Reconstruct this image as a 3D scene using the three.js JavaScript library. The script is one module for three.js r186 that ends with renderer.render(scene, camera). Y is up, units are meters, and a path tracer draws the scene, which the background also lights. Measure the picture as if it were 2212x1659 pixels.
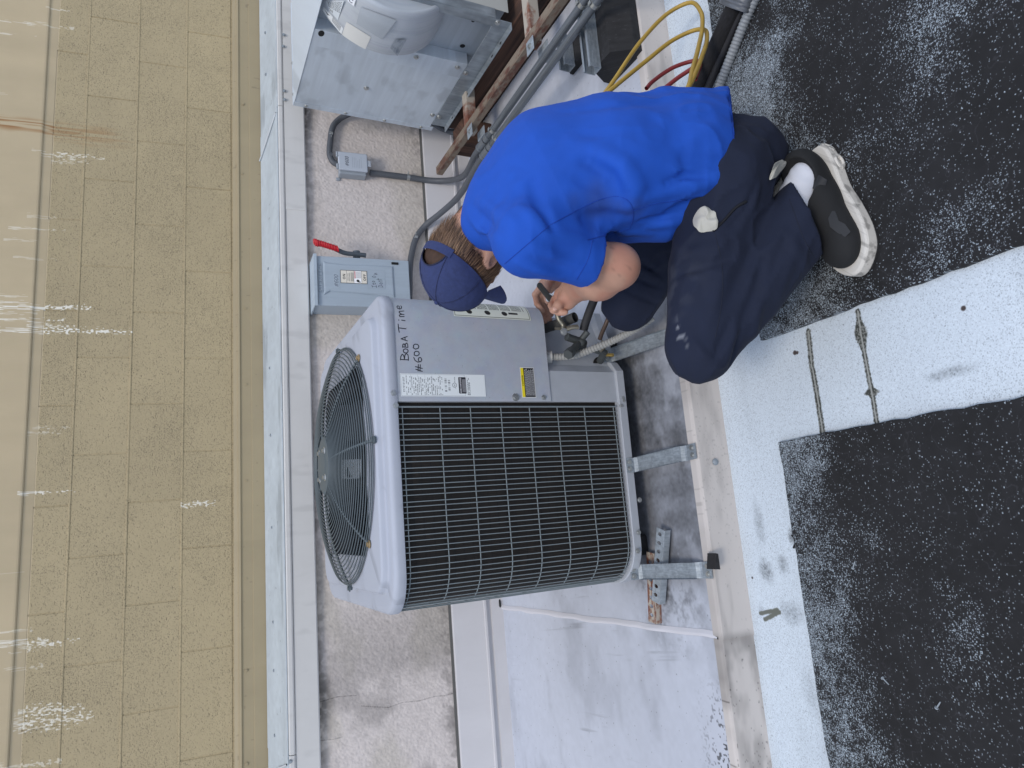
import * as THREE from 'three';
import { RoundedBoxGeometry } from 'three/addons/geometries/RoundedBoxGeometry.js';
import { mergeGeometries } from 'three/addons/utils/BufferGeometryUtils.js';
import { TextGeometry } from 'three/addons/geometries/TextGeometry.js';
import { FontLoader } from 'three/addons/loaders/FontLoader.js';

const V = (x, y, z) => new THREE.Vector3(x, y, z);
const rad = a => a * Math.PI / 180;
const clamp = (x, a, b) => x < a ? a : x > b ? b : x;
const mix = (a, b, t) => a + (b - a) * t;
const sst = (a, b, x) => { const t = clamp((x - a) / (b - a), 0, 1); return t * t * (3 - 2 * t); };

// ---------------------------------------------------------------- camera (phone held on its side: the picture lies on its left)
const scene = new THREE.Scene();
const TH = rad(20.681), YA = rad(11.859), RO = rad(0.519), H = 1.23;
const FW = V(Math.sin(YA) * Math.cos(TH), -Math.sin(TH), -Math.cos(YA) * Math.cos(TH));
const r0 = V(Math.cos(YA), 0, Math.sin(YA));
const d0 = FW.clone().cross(r0); if (d0.y > 0) d0.negate();
const RT = r0.clone().multiplyScalar(Math.cos(RO)).addScaledVector(d0, Math.sin(RO));
const DN = d0.clone().multiplyScalar(Math.cos(RO)).addScaledVector(r0, -Math.sin(RO));
const camera = new THREE.PerspectiveCamera(58.607, 4 / 3, 0.05, 100);
camera.position.set(0, H, 0);
camera.quaternion.setFromRotationMatrix(new THREE.Matrix4().makeBasis(DN, RT, FW.clone().negate()));
camera.updateMatrixWorld();

// ---------------------------------------------------------------- sky, sun, exposure: bright overcast
{
  const w = 64, h = 32, d = new Float32Array(w * h * 4);
  for (let j = 0; j < h; j++) for (let i = 0; i < w; i++) {
    const el = (j + .5) / h * 2 - 1, t = clamp(el, 0, 1), o = (j * w + i) * 4;
    const c = el < 0 ? [.34, .35, .36] : [mix(.60, .80, t), mix(.66, .95, t), mix(.78, 1.26, t)];
    d[o] = c[0]; d[o + 1] = c[1]; d[o + 2] = c[2]; d[o + 3] = 1;
  }
  const t = new THREE.DataTexture(d, w, h, THREE.RGBAFormat, THREE.FloatType);
  t.mapping = THREE.EquirectangularReflectionMapping; t.magFilter = t.minFilter = THREE.LinearFilter; t.needsUpdate = true;
  scene.background = t; scene.environment = t; scene.environmentIntensity = 1;
}
const sun = new THREE.DirectionalLight(0xfff4e6, 1.3);
sun.position.set(-1.2, 6, 2.2); sun.target.position.set(.5, 0, -2);
sun.castShadow = true; sun.shadow.radius = 28; sun.shadow.mapSize.set(2048, 2048);
Object.assign(sun.shadow.camera, { left: -4, right: 4, top: 4, bottom: -4, near: .1, far: 14 });
scene.add(sun, sun.target);
const renderer = new THREE.WebGLRenderer({ antialias: true });
renderer.toneMapping = THREE.LinearToneMapping;
renderer.toneMappingExposure = 1.08;
renderer.shadowMap.enabled = true;
renderer.setSize(1024, 768);

// ---------------------------------------------------------------- photo pixel (2212 x 1659) -> direction -> point on a known surface
const FP = 1477.94;
const ray = (x, y) => RT.clone().multiplyScalar((829.5 - y) / FP).addScaledVector(DN, (x - 1106) / FP).add(FW);
const atZ = (x, y, z) => { const d = ray(x, y), t = z / d.z; return V(d.x * t, H + d.y * t, z); };
const atY = (x, y, h) => { const d = ray(x, y), t = (h - H) / d.y; return V(d.x * t, h, d.z * t); };
// the raised strip of roof along the parapet slopes up by 5.5 degrees: local X, height n over it, distance w up the slope
const AL = rad(5.5), O = V(0, .096, -1.579);
const NU = V(0, Math.cos(AL), Math.sin(AL)), WU = V(0, Math.sin(AL), -Math.cos(AL));
const toLocal = p => { const q = p.clone().sub(O); return { X: q.x, n: q.dot(NU), w: q.dot(WU) }; };
const toWorld = (X, n, w) => O.clone().add(V(X, 0, 0)).addScaledVector(NU, n).addScaledVector(WU, w);
const hit = (x, y, nor, p0) => { const d = ray(x, y), c = V(0, H, 0); return c.clone().addScaledVector(d, p0.clone().sub(c).dot(nor) / d.dot(nor)); };
const atN = (x, y, n) => toLocal(hit(x, y, NU, O.clone().addScaledVector(NU, n)));
const atW = (x, y, w) => toLocal(hit(x, y, WU, O.clone().addScaledVector(WU, w)));
const atX = (x, y, X) => toLocal(hit(x, y, V(1, 0, 0), V(X, 0, 0)));

// ---------------------------------------------------------------- noise
let seed = 20240;
const rnd = () => { seed = (seed * 1664525 + 1013904223) >>> 0; return seed / 4294967296; };
const hsh = (i, j) => { let h = Math.imul(i, 374761393) + Math.imul(j, 668265263) | 0; h = Math.imul(h ^ (h >>> 13), 1274126177); h ^= h >>> 16; return (h >>> 0) / 4294967296; };
const vn = (x, y) => {
  const i = Math.floor(x), j = Math.floor(y), a = x - i, b = y - j, s = a * a * (3 - 2 * a), t = b * b * (3 - 2 * b);
  return mix(mix(hsh(i, j), hsh(i + 1, j), s), mix(hsh(i, j + 1), hsh(i + 1, j + 1), s), t);
};
const fbm = (x, y, o = 4) => { let s = 0, a = .5, n = 0; for (let k = 0; k < o; k++) { s += a * vn(x + k * 17.3, y - k * 9.1); n += a; a *= .5; x *= 2.03; y *= 2.03; } return s / n; };
const dots = (x, y, c, dens, r0, r1) => { const i = Math.floor(x / c), j = Math.floor(y / c), q = hsh(i * 7 + 3, j * 13 + 1); if (q > dens) return 0; const r = mix(r0, r1, hsh(i + 91, j - 17)), px = r + (1 - 2 * r) * hsh(i - 5, j + 77), py = r + (1 - 2 * r) * hsh(i + 41, j + 5); return sst(r * 1.15, r * .7, Math.hypot(x / c - i - px, y / c - j - py)); };
const vn3 = (x, y, z) => { const k = Math.floor(z), c = z - k, t = c * c * (3 - 2 * c); return mix(vn(x + k * 31.7, y + k * 12.9), vn(x + (k + 1) * 31.7, y + (k + 1) * 12.9), t); };

// ---------------------------------------------------------------- textures
function dataTex(w, h, fn, srgb = true) {                  // fn(u, v, out) writes 0..255
  const d = new Uint8Array(w * h * 4), o = [0, 0, 0];
  for (let j = 0; j < h; j++) for (let i = 0; i < w; i++) {
    fn((i + .5) / w, (j + .5) / h, o);
    const k = (j * w + i) * 4; d[k] = clamp(o[0], 0, 255); d[k + 1] = clamp(o[1], 0, 255); d[k + 2] = clamp(o[2], 0, 255); d[k + 3] = 255;
  }
  const t = new THREE.DataTexture(d, w, h, THREE.RGBAFormat);
  t.wrapS = t.wrapT = THREE.RepeatWrapping; t.magFilter = THREE.LinearFilter; t.minFilter = THREE.LinearMipmapLinearFilter; t.generateMipmaps = true;
  if (srgb) t.colorSpace = THREE.SRGBColorSpace; t.needsUpdate = true; return t;
}
const greyTex = (w, h, fn) => dataTex(w, h, (u, v, o) => { o[0] = o[1] = o[2] = 255 * fn(u, v); }, false);
function canvasTex(w, h, draw) {
  const c = document.createElement('canvas'); c.width = w; c.height = h; draw(c.getContext('2d'), w, h);
  const t = new THREE.CanvasTexture(c); t.colorSpace = THREE.SRGBColorSpace; t.magFilter = THREE.LinearFilter; t.anisotropy = 8; return t;
}
const std = (o) => new THREE.MeshStandardMaterial(Object.assign({ roughness: .8, side: THREE.DoubleSide }, o));
const rgb = (r, g, b) => new THREE.Color().setRGB(r / 255, g / 255, b / 255, THREE.SRGBColorSpace);

// ---------------------------------------------------------------- objects
const taken = {};
function numbered(n) { if (!(n in taken)) { taken[n] = 0; return n; } taken[n]++; return n + '_' + String(taken[n]).padStart(3, '0'); }
function tag(o, label, category, group, kind) { if (label) o.userData.label = label; if (category) o.userData.category = category; if (group) o.userData.group = group; if (kind) o.userData.kind = kind; return o; }
function add(name, g, m, parent) { const o = new THREE.Mesh(Array.isArray(g) ? mg(g) : g, m); o.name = parent ? name : numbered(name); o.castShadow = o.receiveShadow = true; (parent || scene).add(o); return o; }
function mg(list) {
  return mergeGeometries(list.map(g => { g = g.index ? g.toNonIndexed() : g; for (const k of Object.keys(g.attributes)) if (!['position', 'normal', 'uv'].includes(k)) g.deleteAttribute(k); if (!g.attributes.uv) g.setAttribute('uv', new THREE.Float32BufferAttribute(new Float32Array(g.attributes.position.count * 2), 2)); return g; }));
}
function thing(name, label, category, pos, group) { const o = new THREE.Group(); o.name = numbered(name); o.position.copy(pos); scene.add(o); return tag(o, label, category, group); }
function tilted(name, label, category, X, n, w, group) {   // thing in the frame of the sloping roof strip
  const o = thing(name, label, category, toWorld(X, n, w), group); o.rotation.x = AL;
  o.L = (x, nn, ww) => V(x - X, nn - n, -(ww - w)); return o;
}
// ---------------------------------------------------------------- geometry helpers
function prismX(poly, x0, x1, uvS = 1) {                   // poly: [z, y] ring, swept along X; uv in metres
  const P = [], U = [], a = 0; let len = 0;
  const tri = (A, B, C, ua, ub, uc) => { P.push(...A, ...B, ...C); U.push(...ua, ...ub, ...uc); };
  const n = poly.length; let area = 0;
  for (let i = 0; i < n; i++) { const p = poly[i], q = poly[(i + 1) % n]; area += p[0] * q[1] - q[0] * p[1]; }
  for (let i = 0; i < n; i++) {
    let p = poly[i], q = poly[(i + 1) % n]; const l = Math.hypot(q[0] - p[0], q[1] - p[1]);
    const A = [x0, p[1], p[0]], B = [x1, p[1], p[0]], C = [x1, q[1], q[0]], D = [x0, q[1], q[0]];
    const ua = [x0 * uvS, len * uvS], ub = [x1 * uvS, len * uvS], uc = [x1 * uvS, (len + l) * uvS], ud = [x0 * uvS, (len + l) * uvS]; len += l;
    if (area > 0) { tri(A, C, B, ua, uc, ub); tri(A, D, C, ua, ud, uc); } else { tri(A, B, C, ua, ub, uc); tri(A, C, D, ua, uc, ud); }
  }
  const f = THREE.ShapeUtils.triangulateShape(poly.map(p => new THREE.Vector2(p[0], p[1])), []);
  for (const t of f) for (const [x, fl] of [[x0, area > 0], [x1, area <= 0]]) {
    const q = t.map(i => [x, poly[i][1], poly[i][0]]), u = t.map(i => [poly[i][0] * uvS, poly[i][1] * uvS]);
    fl ? tri(q[0], q[1], q[2], u[0], u[1], u[2]) : tri(q[0], q[2], q[1], u[0], u[2], u[1]);
  }
  const g = new THREE.BufferGeometry(); g.setAttribute('position', new THREE.Float32BufferAttribute(P, 3)); g.setAttribute('uv', new THREE.Float32BufferAttribute(U, 2)); g.computeVertexNormals(); return g;
}
const box = (x0, x1, y0, y1, z0, z1, b = .002) => new RoundedBoxGeometry(x1 - x0, y1 - y0, z1 - z0, 1, Math.min(b, .49 * Math.min(x1 - x0, y1 - y0, z1 - z0))).translate((x0 + x1) / 2, (y0 + y1) / 2, (z0 + z1) / 2);
const tube = (pts, r, seg = 32, rs = 8, closed = false) => new THREE.TubeGeometry(new THREE.CatmullRomCurve3(pts, closed, 'centripetal'), seg, r, rs, closed);
function cyl(a, b, r, r2 = r, rs = 12, open = false) { const d = b.clone().sub(a), l = d.length(); const g = new THREE.CylinderGeometry(r2, r, l, rs, 1, open); g.translate(0, l / 2, 0); g.applyQuaternion(new THREE.Quaternion().setFromUnitVectors(V(0, 1, 0), d.normalize())); return g.translate(a.x, a.y, a.z); }
const planarUV = (g, fu, fv) => { const p = g.attributes.position, u = new Float32Array(p.count * 2); for (let i = 0; i < p.count; i++) { u[2 * i] = fu(p.getX(i), p.getY(i), p.getZ(i)); u[2 * i + 1] = fv(p.getX(i), p.getY(i), p.getZ(i)); } g.setAttribute('uv', new THREE.BufferAttribute(u, 2)); return g; };
function screwGeo(r = .005, h = .003) { const a = new THREE.CylinderGeometry(r * 1.5, r * 1.6, h * .35, 14).translate(0, h * .17, 0), b = new THREE.CylinderGeometry(r, r, h, 6).translate(0, h * .6, 0); return mg([a, b]); }   // axis +y, hex head on a washer
const SCREW = screwGeo(.0048, .004), SCREWB = screwGeo(.007, .006);
function screwAt(parent, p, dir, m, g = SCREW, name = 'screw') { const o = add(name, g, m, parent); o.position.copy(p); o.quaternion.setFromUnitVectors(V(0, 1, 0), dir.clone().normalize()); return o; }
// ---------------------------------------------------------------- shared materials
const galvT = dataTex(512, 512, (u, v, o) => { const s = fbm(u * 22, v * 22, 3), t = fbm(u * 90, v * 9 + 40, 2), k = .86 + .22 * (s - .5) + .14 * (t - .5); o[0] = 176 * k; o[1] = 186 * k; o[2] = 194 * k; });
const galvR = greyTex(256, 256, (u, v) => .42 + .3 * fbm(u * 14, v * 14, 3));
const M = {};
M.galv = std({ map: galvT, metalness: .55, roughness: 1, roughnessMap: galvR });
M.galvDull = std({ map: galvT, metalness: .25, roughness: .62 });
M.bolt = std({ color: rgb(188, 190, 188), metalness: .85, roughness: .35 });
M.greyPaint = std({ color: rgb(158, 172, 184), roughness: .5 });
M.black = std({ color: rgb(22, 22, 24), roughness: .85 });
M.rubber = std({ map: dataTex(256, 256, (u, v, o) => { const k = 34 + 22 * (fbm(u * 30, v * 30, 3) - .4) + (vn(u * 120, v * 120) > .93 ? 30 : 0); o[0] = k; o[1] = k; o[2] = k * 1.05; }), roughness: .8 });
M.pipe = std({ map: dataTex(256, 256, (u, v, o) => { const k = .9 + .3 * (fbm(u * 18, v * 60, 3) - .5); o[0] = 124 * k; o[1] = 130 * k; o[2] = 136 * k; }), metalness: .6, roughness: .5 });
M.flex = std({ color: rgb(84, 88, 94), roughness: .55 });
console.log('stage: helpers');

// ================================================================ ROOF (granule-surfaced sheet) and its raised strip along the parapet
const RX0 = -1.25, RXW = 3.4;                              // texture extents along X
const roofT = (() => {
  const z0 = -1.6, zw = 1.5;
  const cr = [[[2996 + 385 * .6173, 1024 + 490 * .6173], [2996 + 405 * .6173, 1024 + 700 * .6173], [2996 + 435 * .6173, 1024 + 860 * .6173], [2996 + 480 * .6173, 1024 + 1160 * .6173]],
  [[2996 + 705 * .6173, 1024 + 360 * .6173], [2996 + 730 * .6173, 1024 + 540 * .6173], [2996 + 775 * .6173, 1024 + 780 * .6173], [2996 + 800 * .6173, 1024 + 900 * .6173], [2996 + 830 * .6173, 1024 + 1100 * .6173]]]
    .map(l => l.map(([x, y]) => { const p = atY(x / 1.85172, y / 1.85172, 0); return [p.x, p.z]; }));
  const blot = [[1655, 1232, .03, .05, .42], [1710, 1160, .012, .03, .5], [1710, 1325, .035, .05, .3], [1690, 1218, .02, .045, .35], [1640, 1130, .02, .09, .25], [1645, 1320, .015, .02, .2], [1750, 1500, .03, .1, .12], [2050, 805, .05, .02, .3], [2170, 900, .06, .03, .3]]
    .map(([x, y, a, b, s]) => { const p = atY(x, y, 0); return [p.x, p.z, a * .9, b * .55, s * .8]; });
  const marks = [[[1642, 1325], [1680, 1318]], [[1652, 1338], [1684, 1322]]].map(l => l.map(([x, y]) => { const p = atY(x, y, 0); return [p.x, p.z]; }));
  const spots = [[2081, 666, .006], [1717, 762, .007], [1625, 1248, .004], [1722, 762, .005]].map(([x, y, r]) => { const p = atY(x, y, 0); return [p.x, p.z, r]; });
  const segD = (x, z, l) => { let m = 9, tt = 0; for (let i = 0; i + 1 < l.length; i++) { const [ax, az] = l[i], [bx, bz] = l[i + 1], dx = bx - ax, dz = bz - az, t = clamp(((x - ax) * dx + (z - az) * dz) / (dx * dx + dz * dz), 0, 1), d = Math.hypot(x - ax - dx * t, z - az - dz * t); if (d < m) { m = d; tt = (i + t) / (l.length - 1); } } return [m, tt]; };
  return dataTex(2048, 1024, (u, v, o) => {
    const x = RX0 + u * RXW, z = z0 + v * zw;
    const big = fbm(x * 3, z * 3, 4), fine = vn(x * 520, z * 520), fine2 = vn(x * 300 + 9, z * 300);
    let k = 1 + .05 * (big - .5) + .07 * (fine - .5);
    const dirt = sst(.5, .85, fbm(x * 2.2 + 7, z * 6 + 3, 5)) * .12;
    k -= dirt; const px = hsh(Math.floor(u * 2048), Math.floor(v * 1024)); k += .09 * (px - .5); if (px < .05 + .08 * sst(.45, .75, big)) k -= .16; k -= .25 * dots(x, z, .014, .03, .06, .12);
    for (const [bx, bz, a, b, s] of blot) { const q = Math.hypot((x - bx) / b, (z - bz) / a); if (q < 1.6) k -= s * sst(1.5, .2, q + .7 * (fbm(x * 40, z * 40, 3) - .5)) * (.55 + .9 * (fine2 - .3)); }
    let r = 203 * k, g = 213 * k, b = 221 * k;
    for (let c = 0; c < 2; c++) {
      const [d, t] = segD(x + .004 * (vn(z * 60, c) - .5), z, cr[c]);
      const wid = c ? .006 + .012 * sst(.06, .0, Math.abs(t - .72)) + .010 * sst(.14, 0, Math.abs(t - .2)) : .0055 + .003 * vn(z * 40, 3);
      if (d < wid * 1.4) { const e = sst(wid * 1.25, wid * .8, d + .003 * (vn(x * 300, z * 300) - .5)); const dk = vn(x * 350, z * 350) > .55 ? 120 : 62; const core = d < .0022 ? 150 : dk; r = mix(r, core, e); g = mix(g, core + 2, e); b = mix(b, core - 2, e); }
    }
    for (const l of marks) { const [d] = segD(x, z, l); const e = sst(.0065, .004, d + .002 * (vn(x * 200, z * 200) - .5)); r = mix(r, 105, e); g = mix(g, 108, e); b = mix(b, 100, e); }
    for (const [sx, sz, q] of spots) { const e = sst(q, q * .6, Math.hypot(x - sx, z - sz)); r = mix(r, 70, e); g = mix(g, 62, e); b = mix(b, 60, e); }
    o[0] = r; o[1] = g; o[2] = b;
  });
})();
const roofB = greyTex(512, 512, (u, v) => vn(u * 260, v * 260) * .7 + .3 * vn(u * 90, v * 90));
const roofMat = std({ map: roofT, roughness: .95 });
{
  const g = new THREE.PlaneGeometry(40, 40, 1, 1).rotateX(-Math.PI / 2).translate(0, 0, 6);
  // one sheet; the part in view is cut finer so that its texture sits in metres
  planarUV(g, x => (x - RX0) / RXW, (x, y, z) => (z + 1.6) / 1.5);
  tag(add('roof_deck', g, roofMat), 'white granule surfaced flat roof with dark worn joints', 'roof', null, 'structure');
}
// platform top
const dirtSpots = [];
const platT = dataTex(2048, 1024, (u, v, o) => {
  const x = RX0 + u * RXW, w = v * 1.5;
  const big = fbm(x * 2.5, w * 2.5, 4), fine = fbm(x * 60, w * 60, 2);
  let k = 1 + .09 * (big - .5) + .04 * (fine - .5) - .07 * sst(.5, .75, fbm(x * 5 + 8, w * 9, 4)), dk = 0;
  // streaky grime plus painted-in shade, in front of and under the condenser
  const g1 = sst(-.36, -.06, x) * sst(.62, .5, x + .1 * (fbm(x * 5, w * 5, 3) - .5)) * sst(1.05, .5, w) * (x < .0 ? sst(.55, .28, w) : 1);
  const n1 = fbm(x * 7 + 3, w * 16, 5), n2 = fbm(x * 26, w * 9 + 5, 4), n3 = fbm(x * 110, w * 110, 2);
  dk = g1 * clamp(.50 + .5 * (n1 - .5) + .45 * (n2 - .5) + .18 * sst(.1, .28, w), 0, 1) * (.92 + .35 * (n3 - .5));
  const wash = sst(.52, .66, fbm(x * 9 + 50, w * 14 + 2, 4)) * sst(.3, .05, w); dk *= 1 - .4 * wash;
  // a second band of grime around the slotted bar
  dk = Math.max(dk, sst(.26, .02, Math.hypot((x + .2) / 1.1, (w - .2))) * sst(.2, .75, fbm(x * 14, w * 20 + 8, 4) + .3 * (n3 - .5)) * .7);
  // black mould specks along the front edge at the left
  const sp = sst(-.42, -.62, x) * sst(.16, .02, w + .06 * (n1 - .5)); if (sp > 0) { const q = vn(x * 190, w * 190) * .6 + .4 * vn(x * 70, w * 70); dk = Math.max(dk, sp * sst(.6, .72, q) * .85); }
  dk = Math.max(dk, .35 * dots(x, w, .02, .12, .05, .12));
  // wheel and shoe scuffs
  const sc = sst(.7, .9, fbm(x * 60 + w * 8, w * 4, 3)) * sst(.5, .7, fbm(x * 3 + 9, w * 4, 3)) * .2; dk = Math.max(dk, sc);
  const m = 1 - dk;
  o[0] = 188 * k * m + 52 * dk; o[1] = 193 * k * m + 53 * dk; o[2] = 204 * k * m + 55 * dk;
});
const platMat = std({ map: platT, roughness: .7 });
{
  const g = prismX([[0, 0], [-1.42, 0], [-1.42, -.3], [0, -.02]], -3.2, 4.2);
  planarUV(g, x => (x - RX0) / RXW, (x, y, z) => -z / 1.5);
  const o = add('roof_platform', g, platMat); o.position.copy(O); o.rotation.x = AL;
  tag(o, 'raised white membrane roof strip sloping up to the parapet', 'roof', null, 'structure');
  const tanT = dataTex(1024, 64, (u, v, c) => { const x = -1.2 + u * 3.4, n = fbm(x * 6, v * 3, 4), left = sst(-.33, -.36, x), d = left * sst(.35, .75, fbm(x * 9, v * 2 + 4, 4)) * .24 + .1 * sst(.5, .8, n), s = vn(x * 300, v * 30) > .9 ? .1 * (1 + 2 * left) : 0; const k = 1 - d - s; c[0] = 202 * k; c[1] = 196 * k; c[2] = 191 * k; });
  const tanM = std({ map: tanT, roughness: .75 });
  const strip = (x0, x1, off) => { const q = prismX([[off + .004, -.0975], [off + .0005, -.0975], [off + .0005, -.02], [-.02, .0045], [-.026, .0045], [-.026, .008], [off - .006, .008], [off + .001, .006], [off + .004, .001]], x0, x1); planarUV(q, x => (x + 1.2) / 3.4, (x, y) => (y + .1) / .12); q.rotateX(-AL); return q; };
  add('edge_flashing', strip(-.352, 4.2, .004), tanM, o); add('edge_flashing', strip(-3.2, -.345, .0005), tanM, o);
  { const q = atZ(1543, 998, -1.572), s = add('round_fastener', [new THREE.SphereGeometry(.008, 14, 8, 0, 7, 0, 1.57).scale(1, .5, 1), new THREE.CylinderGeometry(.0095, .0095, .0012, 16)], M.galvDull, o); const l = toLocal(q); s.position.set(l.X, l.n, -l.w + .004); s.rotation.x = Math.PI / 2 - AL; }
  for (const [x, y] of [[1513, 955], [1521, 962], [1570, 1228], [1574, 1243]]) { const l = toLocal(atZ(x, y, -1.5738)), s = add('screw_hole', new THREE.CylinderGeometry(.0024, .0024, .0012, 10), M.black, o); s.position.set(l.X, l.n, -l.w); s.rotation.x = Math.PI / 2 - AL; }
  // lap seam running up the strip, with a ragged bead of sealant
  const wav = (x, s) => .006 * (vn(x * 16, s) - .5);
  const lapPts = []; for (let i = 0; i <= 60; i++) { const w = .01 + i / 60 * 1.37; lapPts.push([w, -.345 - .03 * w / 1.4 + wav(w, 2)]); }
  const P = [], I = []; lapPts.forEach(([w, x], i) => { const hw = .004 + .006 * vn(w * 34, 7) * vn(w * 9, 4); P.push(x - hw - .003, .001, -w, x - hw, .006 + .004 * vn(w * 25, 1), -w, x + .003, .0045, -w, x + .011, .001, -w); if (i) { const b = i * 4; for (let k = 0; k < 3; k++) I.push(b + k - 4, b + k, b + k - 3, b + k - 3, b + k, b + k + 1); } });
  const lg = new THREE.BufferGeometry(); lg.setAttribute('position', new THREE.Float32BufferAttribute(P, 3)); lg.setIndex(I); lg.computeVertexNormals(); planarUV(lg, x => (x - RX0) / RXW, (x, y, z) => -z / 1.5);
  add('membrane_lap', lg, std({ color: rgb(210, 210, 216), roughness: .7 }), o);
}
// black walkway pads
const padT = dataTex(2048, 1024, (u, v, o) => {
  const x = RX0 + u * RXW, z = -1.4 + v * 1.3;
  const edge = sst(.2, .0, z + 1.36 + .12 * (fbm(x * 7, z * 7, 3) - .5)), patch = fbm(x * 3.1 + 11, z * 3.1 + 4, 4), right = x > .3 ? sst(.55, 1.25, x + .5 * (fbm(x * 4, z * 4, 3) - .5)) : 0;
  const dens = clamp(.038 + .62 * edge + .7 * sst(.5, .78, patch) + .75 * right * sst(.35, .58, patch), 0, .95);
  const fl = fbm(x * 46, z * 46, 2) - .5 + .5 * (fbm(x * 12, z * 12, 2) - .5), px = hsh(Math.floor(u * 2048) + 7, Math.floor(v * 1024)), de = clamp(dens * (1 + 1.6 * fl), 0, 1), on = Math.max(px < de * .3 ? .3 + .4 * hsh(Math.floor(u * 2048), Math.floor(v * 1024) + 99) : 0, dots(x, z, .0030, de * 1.0, .24, .46), dots(x + .0023, z + .0031, .0037, de * .6, .18, .38));
  let k = 22 + 12 * (fbm(x * 40, z * 40, 3) - .4) + 10 * fbm(x * 6, z * 6, 3);
  const ck = Math.abs(fbm(x * 24, z * 24, 3) - .5); if (ck < .008) k += 16;
  const c = 150 + 70 * vn(x * 400, z * 400 + 3);
  o[0] = mix(k, c * .93, on); o[1] = mix(k, c, on); o[2] = mix(k * 1.08, c * 1.05, on);
});
{
  const m = std({ map: padT, roughness: .9 });
  const edgeWob = (pts) => pts;
  const pad = (pts, label) => {
    const s = new THREE.Shape(); const out = [];
    for (let i = 0; i < pts.length; i++) { const a = pts[i], b = pts[(i + 1) % pts.length], L = Math.hypot(b[0] - a[0], b[1] - a[1]), n = Math.max(2, Math.round(L / .03)); for (let k = 0; k < n; k++) { const t = k / n, e = k ? .0035 * (vn((a[0] + t) * 40, (a[1] + t) * 33) - .5) * 2 : 0, nx = (b[1] - a[1]) / L, ny = -(b[0] - a[0]) / L; out.push(new THREE.Vector2(mix(a[0], b[0], t) + nx * e, -mix(a[1], b[1], t) - ny * e)); } }
    s.setFromPoints(out);
    const g = new THREE.ExtrudeGeometry(s, { depth: .009, bevelEnabled: true, bevelSize: .003, bevelThickness: .003, bevelSegments: 1 }).rotateX(-Math.PI / 2).translate(0, .0035, 0);
    planarUV(g, x => (x - RX0) / RXW, (x, y, z) => (z + 1.4) / 1.3);
    const o = add('walkway_pad', g, m); tag(o, label, 'walkway pad', 'black walkway pads on the roof'); return o;
  };
  pad([[.129, -1.355], [.129, .3], [-2.6, .3], [-2.6, -1.357]], 'black granule walkway pad in front of the condenser grille');
  pad([[.397, -1.362], [.365, .3], [3.6, .3], [3.6, -1.362]], 'black granule walkway pad under the kneeling person and white granule patches');
}
console.log('stage: roof');

// ================================================================ NEIGHBOURING BLOCK WALL
const WX0 = -1.2, WXW = 4.2, WY0 = 1.15, WYH = 1.35;
const ZN = -3.25;
const dripGlints = [[665, 0, 185, .9, .010], [655, 0, 60, .7, .006], [678, 0, 70, .6, .005], [690, 0, 130, .8, .006], [704, 60, 150, .7, .012], [716, 0, 275, .95, .010], [640, 0, 50, .5, .005], [560, 30, 110, .4, .004], [495, 20, 130, .5, .005], [330, 70, 150, .6, .005], [340, 90, 215, .6, .010], [350, 110, 180, .4, .01], [48, 0, 60, .6, .006], [55, 60, 150, .5, .01], [75, 0, 70, .5, .006], [20, 100, 140, .6, .004], [1063, 40, 152, .8, .006], [1087, 390, 456, .8, .010], [1365, 0, 60, .5, .006], [1385, 0, 160, .7, .010], [1395, 40, 120, .5, .01], [1410, 20, 60, .6, .006], [1530, 40, 170, .7, .018], [1550, 30, 190, .7, .02], [1570, 40, 120, .5, .015], [1445, 10, 80, .4, .008], [925, 70, 140, .4, .006], [935, 60, 120, .4, .006], [520, 10, 70, .4, .005], [470, 60, 110, .3, .01], [205, 0, 60, .35, .004], [1240, 0, 40, .3, .004], [1650, 0, 120, .5, .01]]
  .map(([y, x0, x1, s, wd]) => { const a = atZ(x0, y, ZN), b = atZ(x1, y, ZN); return { x: a.x, dx: b.x - a.x, y0: x0 <= 0 ? 3 : a.y, y1: b.y, s, wd }; });  // white sky glints on glossy streaks, painted into the wall colour
const rust = (() => { const a = atZ(0, 262, ZN), b = atZ(290, 285, ZN); return { x: a.x, dx: b.x - a.x, y0: 3, ya: a.y, y1: b.y, s: .8, wd: .012 }; })();
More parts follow.
